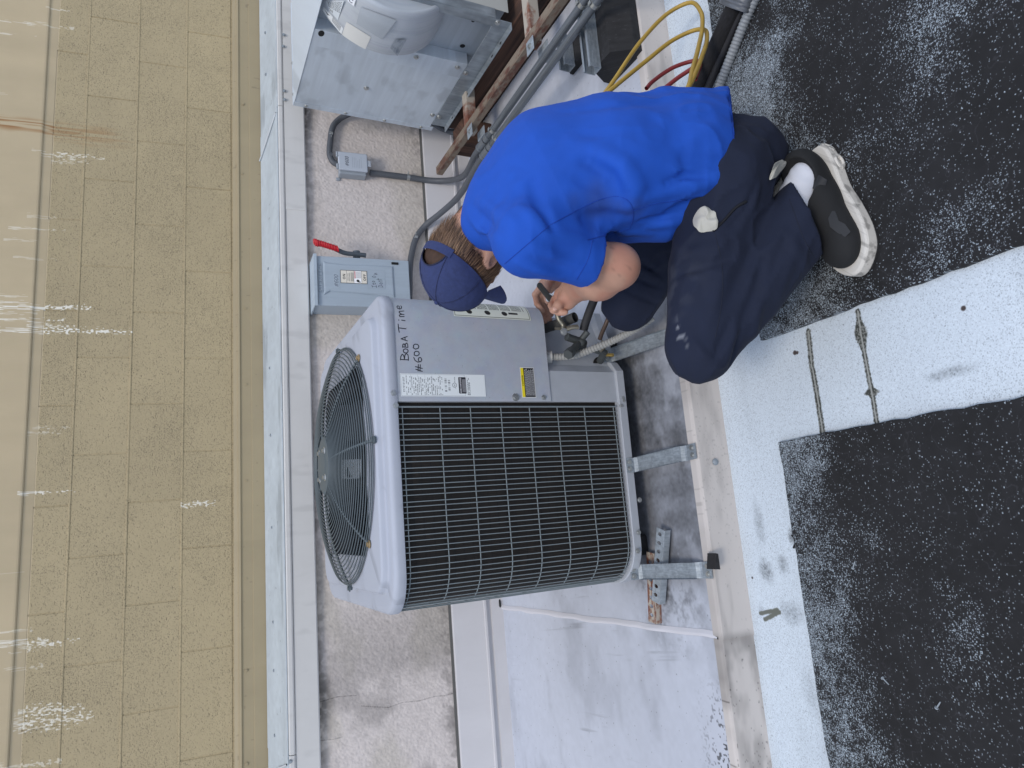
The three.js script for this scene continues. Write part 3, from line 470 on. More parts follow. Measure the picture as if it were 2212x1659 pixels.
  // corner post and valve panel under the cover
  const post = [[.318, UW0], [.409, UW0], [.432, UW0 + .022], [.60, UW0 + .115], [.60, UW0 + .13], [.428, UW0 + .035], [.405, UW0 + .012], [.318, UW0 + .012]];
  const sh = new THREE.Shape(post.slice(0, 3).concat([[.428, UW0 + .035], [.405, UW0 + .012], [.318, UW0 + .012]]).map(([x, w]) => new THREE.Vector2(x, w)));
  const toM = (g, n) => g.applyMatrix4(new THREE.Matrix4().set(1, 0, 0, -UXC, 0, 0, 1, n - .061, 0, -1, 0, UWC, 0, 0, 0, 1));
  add('corner_post', uvm(toM(new THREE.ExtrudeGeometry(sh, { depth: .69, bevelEnabled: false }), .088)), M.unit, cu);
  const vp = new THREE.Shape([[.4305, UW0 + .024], [.606, UW0 + .105], [.606, UW0 + .115], [.428, UW0 + .034]].map(([x, w]) => new THREE.Vector2(x, w)));
  const vpanel = add('valve_panel', uvm(toM(new THREE.ExtrudeGeometry(vp, { depth: .4, bevelEnabled: false }), .088)), M.unit, cu);
  const vd = V(.42, 0, .9).normalize();                     // outward from the valve panel (local)
  for (const [x, n, r] of [[.475, .185, .021], [.447, .125, .016]]) { const g = new THREE.CircleGeometry(r, 20); const p = L(x, n, UW0 + .022 + (x - .432) * .47 - .001); const o = add('pipe_hole', g, M.black, vpanel); o.position.copy(p); o.quaternion.setFromUnitVectors(V(0, 0, 1), V(-.43, 0, .9).normalize()); }
  add('side_panel', uvm(box(.607 - UXC, .611 - UXC, .088 - .061, .79 - .061, -(1.04 - UWC), -(.335 - UWC), .001)), M.unit, cu);
  // service valves
  const brass = std({ color: rgb(78, 82, 82), roughness: .6, metalness: .35 });
  { const b = L(.488, .19, .222); const v = add('service_valve', [cyl(L(.475, .186, .24), L(.492, .205, .195), .013, .013, 16), cyl(L(.492, .203, .197), L(.505, .262, .19), .011, .0115, 16), cyl(L(.492, .216, .2), L(.518, .2, .172), .009, .0095, 16), cyl(L(.486, .225, .192), L(.458, .26, .178), .0105, .0105, 16), new THREE.SphereGeometry(.0165, 16, 12).translate(...L(.492, .212, .196).toArray())], brass, cu);
    add('valve_cap', cyl(L(.46, .257, .18), L(.446, .275, .172), .0155, .0155, 6), brass, v); }
  { const v = add('service_valve', [cyl(L(.447, .125, .235), L(.462, .14, .185), .011), cyl(L(.46, .138, .19), L(.468, .19, .176), .009)], brass, cu); add('valve_cap', cyl(L(.466, .165, .18), L(.485, .148, .165), .012, .012, 6), std({ color: rgb(140, 134, 122), metalness: .5, roughness: .45 }), v); add('access_port', cyl(L(.455, .132, .19), L(.449, .122, .168), .0055, .0055, 8), std({ color: rgb(176, 150, 84), metalness: .8, roughness: .35 }), v); }
  // lid: turned-down rim, ledge, raised deck, fan opening
  const ring = (inset, n) => rrPath(UX0 - .004 + inset, UX1 + .006 - inset, UW0 - .006 + inset, UW1 + .004 - inset, Math.max(.02, .105 - inset * .8), Math.max(.02, .07 - inset * .3), .09 - inset * .6, 10).map(([x, w]) => [x, n, w]);
  const cr = rrPath(UX0, UX1, UW0, UW1, .1, .07, .09, 10).map(([x, w]) => { const a = Math.atan2(w - UWC, x - UXC); return a; });
  const circ = (r, n) => cr.map(a => [UXC + r * Math.cos(a), n, UWC + r * Math.sin(a)]);
  const rimT = (t, n) => ring(.066, n).map((p, i) => { const c = circ(.342, n)[i]; return [mix(p[0], c[0], t), n, mix(p[2], c[2], t)]; });
  const lidRings = [ring(.004, .7725), ring(0, .7715), ring(0, .788), ring(.003, .7965), ring(.010, .801), ring(.020, .8012), ring(.046, .8006), ring(.0485, .8008), ring(.0505, .802), ring(.0525, .806), ring(.0545, .8135), ring(.057, .8172), ring(.060, .8186), ring(.066, .819), rimT(.5, .820), circ(.345, .8205), circ(.341, .8215), circ(.339, .819)];
  const lid = add('top_cover', uvm(loftRings(lidRings, p => L(p[0], p[1], p[2])), 1.2), M.lid, cu);
  add('fan_shroud', new THREE.LatheGeometry([[.3385, .8185], [.334, .80], [.324, .74], [.322, .69], [.36, .66]].map(([r, n]) => new THREE.Vector2(r, n - .061)), 64).translate(L(UXC, 0, UWC).x, 0, L(UXC, 0, UWC).z), std({ color: rgb(78, 80, 86), roughness: .6 }), cu);
  for (const [x, y] of [[850, 849], [855, 876], [862, 1277]]) { const p = atW(x, y, UW0 - .006); screwAt(lid, L(p.X, p.n, p.X < -.1 ? UW0 + .012 : UW0 - .0065), p.X < -.1 ? V(-.5, 0, 1) : V(0, 0, 1), M.bolt); }
  // fan guard rings, spokes, hub
  const brassBolt = std({ color: rgb(176, 154, 118), metalness: .7, roughness: .4 });
  const gM = std({ color: rgb(84, 94, 99), roughness: .5 });
  const gh = r => .886 - .054 * Math.pow(clamp((r - .085) / .265, 0, 1), 2);
  const rs = []; for (let i = 0; i < 25; i++) rs.push(.094 + (.347 - .094) * i / 24); rs.push(.351, .354);
  const C0 = L(UXC, 0, UWC);
  rs.forEach((r, i) => { const g = new THREE.TorusGeometry(r, .0019, 5, 72).rotateX(Math.PI / 2); const o = add('guard_ring', g, gM, cu); o.position.set(C0.x, (i >= 25 ? .829 - .004 * (i - 25) : gh(r)) - .061, C0.z); });
  for (let k = 0; k < 8; k++) { const a = rad(22.5 * 0 + k * 45) + rad(4); const p = []; for (let i = 0; i <= 10; i++) { const r = mix(.07, .358, i / 10); p.push(L(UXC + r * Math.cos(a), (i === 10 ? .824 : gh(r) - .004), UWC + r * Math.sin(a))); } const s = add('guard_spoke', tube(p, .0042, 24, 6), gM, cu);
    add('spoke_foot', box(-.009, .009, -.002, .006, -.009, .009, .003).translate(...L(UXC + .36 * Math.cos(a), .818, UWC + .36 * Math.sin(a)).toArray()), gM, s);
    const bt = add('foot_bolt', SCREWB, k === 5 || k === 7 ? brassBolt : gM, s); bt.position.copy(L(UXC + .363 * Math.cos(a), .823, UWC + .363 * Math.sin(a))); }
  const hub = add('hub_plate', new THREE.LatheGeometry([[0, .890], [.05, .8895], [.056, .886], [.075, .8865], [.086, .883], [.088, .877], [.084, .873]].map(([r, n]) => new THREE.Vector2(r, n - .061)), 40).translate(C0.x, 0, C0.z), gM, cu);
  for (let k = 0; k < 4; k++) { const a = rad(45 + k * 90); screwAt(hub, L(UXC + .056 * Math.cos(a), .887, UWC + .056 * Math.sin(a)), V(0, 1, 0), M.bolt, SCREWB); }
  // fan and motor in the dark of the opening
  const bl = std({ color: rgb(60, 63, 68), roughness: .6, metalness: .3 });
  for (let k = 0; k < 4; k++) { const a0 = rad(20 + k * 90), P2 = [], I2 = []; for (let i = 0; i <= 8; i++) for (let j = 0; j <= 8; j++) { const r = mix(.06, .31, i / 8), s = mix(-.42, .5, j / 8) * (1 - .1 * i / 8), a = a0 + s + .25 * i / 8, h = .735 + .05 * (j / 8 - .5) * 2 * (1 - .35 * i / 8); const v = L(UXC + r * Math.cos(a), h, UWC + r * Math.sin(a)); P2.push(v.x, v.y, v.z); if (i && j) { const b = i * 9 + j; I2.push(b - 10, b - 9, b - 1, b - 1, b - 9, b); } } const g = new THREE.BufferGeometry(); g.setAttribute('position', new THREE.Float32BufferAttribute(P2, 3)); g.setIndex(I2); g.computeVertexNormals(); add('fan_blade', g, bl, cu); }
  const mot = add('fan_motor', [cyl(L(UXC, .765, UWC), L(UXC, .862, UWC), .07, .07, 28), cyl(L(UXC, .70, UWC), L(UXC, .77, UWC), .05, .05, 20)], M.dark, cu);
  add('motor_label', new THREE.CylinderGeometry(.0707, .0707, .055, 16, 1, true, -.75, .85).translate(C0.x, .815 - .061, C0.z), std({ map: canvasTex(256, 128, (c, w, h) => { c.fillStyle = '#c9d3dd'; c.fillRect(0, 0, w, h); c.fillStyle = '#222'; for (let y = 20; y < 110; y += 16) c.fillRect(20, y, 60 + 130 * hsh(y, 8), 6); }), roughness: .5 }), mot);
  add('inner_floor', new THREE.CircleGeometry(.33, 32).rotateX(-Math.PI / 2).translate(C0.x, .05, C0.z), M.unit, cu);
}
console.log('stage: condenser');
// ---------------------------------------------------------------- tie-down straps
function strapThing(label, pxTop, pxBot, X, wTop, nTop) {
  // flat galvanised strap: tab on the pan, long sloping run, bent tab over the platform edge
  const t = tilted('tie_down_strap', label, 'strap', X[1], 0, 0, 'galvanised straps holding the condenser down'); const L = t.L;
  const hw = .021, prof = [[wTop + .002, nTop + .02], [wTop - .004, nTop - .004], [wTop - .012, nTop - .012], [.042, .022], [.034, .0135], [.028, .0115], [.01, .0112], [-.008, .0105]];
  const P = [], U = [], I = []; let s = 0;
  prof.forEach(([w, n], i) => { const f = clamp((wTop - w) / wTop, 0, 1), x = mix(X[0], X[1], f); if (i) s += Math.hypot(w - prof[i - 1][0], n - prof[i - 1][1]); for (const [e, dn] of [[-hw - .0005, .009], [-hw, 0], [hw, 0], [hw + .0005, .009]]) { const bend = i > 1 && i < 4 ? dn : 0; const v = L(x + e, n + bend, w); P.push(v.x, v.y, v.z); U.push(e * 6, s * 6); } if (i) for (let k = 0; k < 3; k++) { const a = i * 4 + k; I.push(a - 4, a - 3, a, a, a - 3, a + 1); } });
  const g = new THREE.BufferGeometry(); g.setAttribute('position', new THREE.Float32BufferAttribute(P, 3)); g.setAttribute('uv', new THREE.Float32BufferAttribute(U, 2)); g.setIndex(I); const g2 = g.toNonIndexed(); g2.computeVertexNormals();
  add('strap_band', g2, M.galv, t);
  for (const e of [-.010, .010]) { screwAt(t, L(X[0] + e, nTop + .01, wTop - .002), V(0, .1, 1), M.bolt, SCREW); screwAt(t, L(X[1] + e, .0115, .008), V(0, 1, .1), M.bolt, SCREW); }
  return t;
}
strapThing('galvanised strap from the condenser valve corner to the roof edge', 0, 0, [.468, .475], .245, .082);
strapThing('galvanised strap at the middle of the condenser front', 0, 0, [.125, .14], .21, .068);
strapThing('galvanised strap at the rounded grille corner of the condenser', 0, 0, [-.183, -.176], .25, .068);
{ // black shim under the last strap's end
  const p = atN(1550, 1214, .01); const t = tilted('rubber_shim', 'small black rubber wedge under a strap end at the roof edge', 'shim', p.X, .0085, p.w); const g = new THREE.ExtrudeGeometry(new THREE.Shape([[-.018, 0], [.02, 0], [.022, .008], [-.016, .017]].map(a => new THREE.Vector2(...a))), { depth: .03, bevelEnabled: true, bevelSize: .001, bevelThickness: .001, bevelSegments: 1 }).translate(0, 0, -.026); add('wedge', g, M.rubber, t);
}
// ---------------------------------------------------------------- slotted bars lying on the membrane
function slotBar(label, a, b, lift, mat) {
  const A = atN(...a, lift), B = atN(...b, lift), dx = B.X - A.X, dw = B.w - A.w, len = Math.hypot(dx, dw), wd = .034;
  const t = tilted('slotted_bar', label, 'metal bar', A.X, lift, A.w, 'slotted metal bars lying beside the condenser');
  const s = new THREE.Shape([[0, -wd / 2], [len, -wd / 2], [len, wd / 2], [0, wd / 2]].map(q => new THREE.Vector2(...q)));
  for (let x = .022; x < len - .01; x += .0255) { const h = new THREE.Path(); h.absellipse(x, .001, .0055, .0085, 0, Math.PI * 2); s.holes.push(h); }
  const g = new THREE.ExtrudeGeometry(s, { depth: .002, bevelEnabled: false, curveSegments: 8 }); planarUV(g, x => x * 3, (x, y) => y * 3);
  const side = box(0, len, -wd / 2 - .002, -wd / 2, -.02, .002, .0008); planarUV(side, x => x * 3, (x, y, z) => z * 3);
  const q = mg([g, side]); q.rotateX(-Math.PI / 2); q.translate(0, .019, 0); q.rotateY(Math.atan2(dw, dx)); add('bar', q, mat, t); return t;
}
const rustT = dataTex(512, 512, (u, v, o) => { const n = fbm(u * 12, v * 12, 5), f = fbm(u * 60, v * 60, 3), e = sst(.3, .68, n + .3 * (f - .5)); o[0] = mix(172, 112 + 60 * (f - .5), e); o[1] = mix(164, 70 + 40 * (f - .5), e); o[2] = mix(152, 46 + 20 * f, e); });
M.rustPaint = std({ map: rustT, roughness: .85 });
slotBar('rusty slotted metal bar under a newer one on the membrane', [1421, 1343], [1416, 1192], .0, M.rustPaint);
slotBar('galvanised slotted metal bar lying on the membrane by the condenser', [1428, 1299], [1439, 1141], .012, M.galvDull);
console.log('stage: straps');
// ================================================================ WALL ELECTRICS
function ribTube(pts, r, amp, pitch, rs = 10) {             // corrugated flexible tube
  const c = new THREE.CatmullRomCurve3(pts, false, 'centripetal'), len = c.getLength(), n = Math.ceil(len / pitch * 6), P = [], U = [], I = [], fr = c.computeFrenetFrames(n, false);
  for (let i = 0; i <= n; i++) { const p = c.getPointAt(i / n), q = r + amp * Math.sin(i / 6 * Math.PI * 2); for (let k = 0; k <= rs; k++) { const a = k / rs * Math.PI * 2, d = fr.normals[i].clone().multiplyScalar(Math.cos(a) * q).addScaledVector(fr.binormals[i], Math.sin(a) * q).add(p); P.push(d.x, d.y, d.z); U.push(i / 6, k / rs); if (i && k) { const b = i * (rs + 1) + k; I.push(b - rs - 2, b - 1, b - rs - 1, b - rs - 1, b - 1, b); } } }
  const g = new THREE.BufferGeometry(); g.setAttribute('position', new THREE.Float32BufferAttribute(P, 3)); g.setAttribute('uv', new THREE.Float32BufferAttribute(U, 2)); g.setIndex(I); g.computeVertexNormals(); return g;
}
function pathThing(name, label, cat, pts, r, mat, group, opt = {}) {
  const b = pts[0].clone(); const t = thing(name, label, cat, b, group); const q = pts.map(p => p.clone().sub(b));
  t.tubeMesh = add(opt.part || 'tube', opt.rib ? ribTube(q, r, opt.rib, opt.pitch || .008) : tube(q, r, opt.seg || 64, 12), mat, t);
  t.loc = p => p.clone().sub(b); return t;
}
const ringAt = (p, d, r, h) => cyl(p.clone().addScaledVector(d, -h / 2), p.clone().addScaledVector(d, h / 2), r, r, 16);
{
  const x0 = .9405, x1 = 1.158, y0 = .583, y1 = .99, zf = -2.832, zb = ZP;
  const t = thing('disconnect_switch', 'grey electrical disconnect box with red lever handle on the stucco parapet', 'switch box', V(1.05, y0, zb));
  const lc = (x, y, z) => V(x - 1.05, y - y0, z - zb), lg = g => g.translate(-1.05, -y0, -zb);
  const gm = std({ map: dataTex(256, 512, (u, v, o) => { const k = 1 + .06 * (fbm(u * 5, v * 3, 4) - .5) + .05 * (fbm(u * 40, v * 3, 3) - .5); o[0] = 166 * k; o[1] = 179 * k; o[2] = 190 * k; }), roughness: .45 });
  const bd = box(x0, x1, y0, y1 - .004, zb, zf - .012, .004); planarUV(bd, x => x * 3, (x, y) => y * 2); add('enclosure', lg(bd), gm, t);
  const door = box(x0 - .002, x1 + .002, y0 - .002, y1 - .012, zf - .0115, zf, .003); planarUV(door, x => x * 3, (x, y) => y * 2); const dm = add('door', lg(door), gm, t);
  const hood = prismX([[zb, y1 + .008], [zf + .012, y1 - .001], [zf + .013, y1 - .013], [zf + .008, y1 - .013], [zf + .006, y1 - .004], [zb, y1]], x0 - .006, x1 + .006); planarUV(hood, x => x * 3, (x, y) => y * 2); add('rain_hood', lg(hood), gm, t);
  // embossed field
  const c5 = (x, y) => { const p = atZ((1220 + x * .22905) / 1.85172, (900 + y * .22905) / 1.85172, zf + .008); return [p.x, p.y]; };
  const em = [[305, 620], [430, 650], [700, 680], [1100, 690], [1540, 712], [1575, 1270], [1200, 1215], [800, 1175], [450, 1150], [335, 1215]].map(a => c5(...a));
  const es = new THREE.Shape(em.map(a => new THREE.Vector2(...a)));
  const eg = new THREE.ExtrudeGeometry(es, { depth: .002, bevelEnabled: true, bevelSize: .009, bevelThickness: .009, bevelSegments: 3, bevelOffset: -.009 }).translate(0, 0, zf - .004); planarUV(eg, x => x * 3, (x, y) => y * 2);
  const field = add('embossed_field', lg(eg), gm, dm);
  // marker scrawl and label
  const lab = (name, a, b, tex, par, off = .0082) => { const [ax, ay] = c5(...a), [bx, by] = c5(...b); const g = new THREE.PlaneGeometry(Math.abs(bx - ax), Math.abs(ay - by)).translate((ax + bx) / 2, (ay + by) / 2, zf + off); return add(name, lg(g), std({ map: tex, roughness: .4 }), par); };
  lab('switch_label', [622, 1012], [1080, 805], canvasTex(220, 470, (c, w, h) => {
    c.fillStyle = '#e6e0d2'; c.fillRect(0, 0, w, h); c.strokeStyle = '#1a1a1a'; c.lineWidth = 7; c.strokeRect(4, 4, w - 8, h - 8); c.fillStyle = '#1a1a1a'; c.font = 'bold 62px sans-serif'; c.fillText('ON', 62, 86); c.fillText('OFF', 52, 448); c.lineWidth = 4; for (const y of [108, 236, 372]) { c.beginPath(); c.moveTo(4, y); c.lineTo(w - 4, y); c.stroke(); }
    c.font = 'bold 22px sans-serif'; c.fillText('Heavy Duty', 44, 138); c.fillText('Safety Switch', 36, 166); for (const y of [184, 202, 220]) c.fillRect(34, y, 150, 7); c.fillStyle = '#fff'; c.fillRect(8, 240, w - 16, 128); c.fillStyle = '#b33'; c.fillRect(86, 248, 120, 16); c.fillStyle = '#777'; for (let y = 276; y < 360; y += 13) c.fillRect(90, y, 110, 5); c.fillStyle = '#222'; c.beginPath(); c.ellipse(46, 306, 22, 26, .3, 0, 7); c.fill(); c.fillRect(20, 320, 16, 30);
  }), dm);
  const scr = canvasTex(512, 256, (c, w, h) => {
    c.fillStyle = 'rgb(167,180,191)'; c.fillRect(0, 0, w, h);
    for (let i = 0; i < 60; i++) { c.fillStyle = `rgba(120,132,146,${.05 * rnd()})`; c.fillRect(rnd() * w, 0, 4 + rnd() * 30, h); }
    c.strokeStyle = 'rgba(58,62,74,.85)'; c.lineWidth = 9; c.lineCap = 'round'; c.font = 'italic bold 92px serif';
    const st = [[[40, 60], [90, 52]], [[64, 58], [58, 120]], [[36, 122], [92, 116]], [[130, 60], [126, 110], [160, 100]], [[110, 80], [160, 72]], [[190, 60], [178, 90], [200, 100], [212, 74], [190, 60]], [[60, 150], [52, 220], [100, 200], [96, 160], [60, 150]], [[140, 170], [128, 200], [150, 214], [168, 186], [140, 170]], [[190, 214], [194, 166], [222, 160], [226, 210]], [[250, 130], [262, 204]], [[244, 158], [286, 150]], [[320, 60], [296, 96], [318, 120], [346, 90], [320, 60]], [[380, 90], [384, 140], [412, 100], [420, 136]]];
    for (const s of st) { c.beginPath(); s.forEach((q, i) => i ? c.lineTo(...q) : c.moveTo(...q)); c.stroke(); }
  });
  lab('marker_scrawl', [1110, 1110], [1390, 790], scr, dm, .0079);
  lab('marker_number', [490, 1115], [600, 830], canvasTex(256, 100, (c, w, h) => { c.fillStyle = 'rgb(167,180,191)'; c.fillRect(0, 0, w, h); c.fillStyle = 'rgba(66,70,82,.85)'; c.font = 'italic 82px sans-serif'; c.fillText('#600', 30, 80); }), dm, .0079);
  // raised maker's lettering along the top
  const [sx, sy] = c5(282, 1165), [ex] = c5(262, 650), [, ty] = c5(195, 900);
  const tg = new TextGeometry('SIEMENS', { font, size: .0125, depth: .0045, curveSegments: 4 }); tg.computeBoundingBox(); const tw = tg.boundingBox.max.x; tg.scale((ex - sx) / tw, 1.15, 1).translate(sx, sy - .0065, zf);
  add('raised_lettering', lg(tg), gm, dm);
  // lever
  const hp = (x, y, z) => { const q = atZ((1220 + x * .22905) / 1.85172, (900 + y * .22905) / 1.85172, z); return q.sub(V(1.05, y0, zb)); };
  const A = hp(1060, 530, -2.87), B = hp(700, 490, -2.86), C1 = hp(550, 430, -2.85);
  const arm = add('lever_arm', [tube([A, A.clone().lerp(B, .5), B, C1], .0105, 16, 8), ringAt(hp(900, 520, -2.88), V(1, 0, 0), .016, .03)], std({ color: rgb(92, 100, 108), roughness: .45, metalness: .3 }), t);
  arm.scale.set(1, 1, 1);
  const G0 = hp(575, 420, -2.845), G1 = hp(420, 370, -2.838), G2 = hp(290, 330, -2.834), G3 = hp(150, 298, -2.832);
  const grip = []; const gc = new THREE.CatmullRomCurve3([G0, G1, G2, G3]); for (let i = 0; i <= 40; i++) { const s = i / 40, p = gc.getPoint(s), q = .0175 + .0014 * Math.sin(s * 60) + (s > .72 ? .0035 * sst(.72, .9, s) : 0) - (s > .97 ? .006 : 0); grip.push([p, q]); }
  { const P = [], I = []; grip.forEach(([p, q], i) => { for (let k = 0; k < 12; k++) { const a = k / 12 * Math.PI * 2; P.push(p.x + Math.cos(a) * q * .75, p.y + .2 * Math.cos(a) * q, p.z + Math.sin(a) * q); if (i) { const b = i * 12 + k, c = i * 12 + (k + 1) % 12; I.push(b - 12, b, c - 12, c - 12, b, c); } } }); const n = grip.length - 1; for (let k = 1; k < 11; k++) { I.push(n * 12, n * 12 + k, n * 12 + k + 1, 0, k + 1, k); } const g = new THREE.BufferGeometry(); g.setAttribute('position', new THREE.Float32BufferAttribute(P, 3)); g.setIndex(I); g.computeVertexNormals(); add('red_grip', g, std({ color: rgb(196, 34, 44), roughness: .45 }), t).userData.label = 'red plastic lever grip'; }
  add('door_latch', lg(box(...(() => { const [a, b] = c5(1515, 680), [c, d] = c5(1635, 645); return [Math.min(a, c), Math.max(a, c), Math.min(b, d), Math.max(b, d)]; })(), zf, zf + .004, .002)), M.black, dm);
  add('conduit_fitting', cyl(lc(1.0, y0, -2.9), lc(1.0, y0 - .022, -2.9), .019, .017, 8), M.flex, t);
}
{
  const t = thing('junction_box', 'small grey weatherproof outlet box on the stucco parapet', 'outlet box', V(1.645, .72, ZP)); const lg = g => g.translate(-1.645, -.72, -ZP);
  const bm = std({ color: rgb(150, 158, 166), roughness: .5 }), cm = std({ map: canvasTex(256, 340, (c, w, h) => { c.fillStyle = 'rgb(182,190,200)'; c.fillRect(0, 0, w, h); c.fillStyle = 'rgba(80,84,92,.8)'; c.font = 'italic bold 60px sans-serif'; c.fillText('#600', 50, 120); c.fillStyle = 'rgba(120,128,140,.35)'; for (let y = 160; y < 270; y += 20) c.fillRect(40, y, 90 + 80 * hsh(y, 2), 6); }), roughness: .5 });
  add('back_box', lg(box(1.598, 1.69, .735, .858, ZP, ZP + .05, .006)), bm, t);
  const c = box(1.61, 1.70, .73, .863, ZP + .0505, ZP + .066, .006); planarUV(c, x => (x - 1.61) / .09, (x, y) => (y - .73) / .133); const cov = add('hinged_cover', lg(c), cm, t);
  for (const x of [1.625, 1.685]) add('hinge', lg(cyl(V(x - .012, .866, ZP + .06), V(x + .012, .866, ZP + .06), .006, .006, 10)), bm, cov);
  add('latch_tab', lg(box(1.64, 1.67, .714, .731, ZP + .052, ZP + .062, .004)), cm, cov);
  add('mounting_lug', lg(box(1.584, 1.599, .85, .868, ZP, ZP + .008, .003)), bm, t);
}
const rgA0 = atN(1064, 312, .165), rgA1 = atN(1290, 3, .165), rgB0 = atN(1056, 294, .175), rgB1 = atN(1262, 3, .175);
const wl = (o) => toWorld(o.X, o.n, o.w);
const ext = (a, b, t) => a.clone().lerp(b, t);
const clampAt = (t, p, d, r, up) => { const c = add('strap_clamp', ringAt(t.loc(p), d, r + .0022, .014), M.bolt, t); add('clamp_ear', box(-.006, .006, -.002, .002, -.007, .007, .001).translate(...t.loc(p).addScaledVector(up, r + .006).toArray()), M.bolt, c); return c; };
{
  const A0 = wl(rgA0), A1 = wl(rgA1), B0 = wl(rgB0), B1 = wl(rgB1), dA = A1.clone().sub(A0).normalize(), dB = B1.clone().sub(B0).normalize();
  for (const [a, b, d, lab] of [[A0, A1, dA, 'rigid grey conduit resting on the black support block'], [B0, B1, dB, 'rigid grey conduit beside the rusty steel stand rail']]) {
    const t = pathThing('rigid_conduit', lab, 'conduit', [a, ext(a, b, .5), ext(a, b, 1.5)], .0135, M.pipe, 'rigid conduits on the roof strip', { part: 'pipe', seg: 8 });
    add('coupling', [ringAt(t.loc(a).addScaledVector(d, -.012), d, .0175, .028), ringAt(t.loc(a).addScaledVector(d, -.036), d, .0195, .012), ringAt(t.loc(a).addScaledVector(d, -.062), d, .0185, .04), ringAt(t.loc(a).addScaledVector(d, -.084), d, .0205, .012)], std({ color: rgb(128, 134, 140), metalness: .6, roughness: .35 }), t);
    for (const s of [.06, .985]) clampAt(t, ext(a, b, s), d, .0135, V(0, 1, 0));
  }
  const a = A0.clone().addScaledVector(dA, -.085), b = B0.clone().addScaledVector(dB, -.085);
  const z1 = -2.944;
  const t1 = pathThing('flexible_conduit', 'dark grey flexible conduit running to the bottom of the disconnect box', 'conduit', [a, a.clone().addScaledVector(dA, -.06), atZ(990, 425, -2.72), atZ(950, 462, -2.86), atZ(918, 488, -2.935), atZ(899, 514, z1), atZ(889, 550, -2.94), atZ(885, 585, -2.915), V(1.005, .575, -2.905), V(1.0, .59, -2.9)], .0142, M.flex, 'flexible conduits on the parapet');
  clampAt(t1, atZ(898, 513, z1), V(.3, 1, 0).normalize(), .013, V(.9, 0, .3));
  const t2 = pathThing('flexible_conduit', 'dark grey flexible conduit rising to the bottom of the outlet box', 'conduit', [b, b.clone().addScaledVector(dB, -.05), atZ(1000, 381, -2.74), atZ(965, 390, -2.89), atZ(930, 390, -2.935), atZ(880, 383, z1), atZ(840, 378, z1), atZ(799, 373, z1)], .0142, M.flex, 'flexible conduits on the parapet');
  clampAt(t2, atZ(882, 383, z1), V(.05, 1, 0).normalize(), .013, V(1, 0, .2));
  const t3 = pathThing('flexible_conduit', 'dark grey flexible conduit looping from the outlet box top to the metal cabinet', 'conduit', [atZ(737, 356, z1), atZ(722, 352, z1), atZ(713, 338, z1), atZ(714, 300, z1), atZ(720, 272, z1), atZ(735, 256, z1), atZ(760, 243, -2.92), atZ(790, 225, -2.88)], .0135, M.flex, 'flexible conduits on the parapet');
  clampAt(t3, atZ(715, 290, z1), V(.1, 1, 0).normalize(), .012, V(-.9, 0, .4)); add('elbow_fitting', ringAt(t3.loc(atZ(714, 335, z1)), V(.2, 1, 0).normalize(), .0155, .016), M.flex, t3);
  pathThing('flexible_conduit', 'dark grey flexible conduit coming out under the metal cabinet', 'conduit', [atZ(905, 240, -2.86), atZ(930, 262, -2.87), atZ(955, 278, -2.87), atZ(985, 288, -2.86), atZ(1015, 292, -2.82), atZ(1060, 270, -2.75)], .0135, M.flex, 'flexible conduits on the parapet');
}
console.log('stage: electrics');
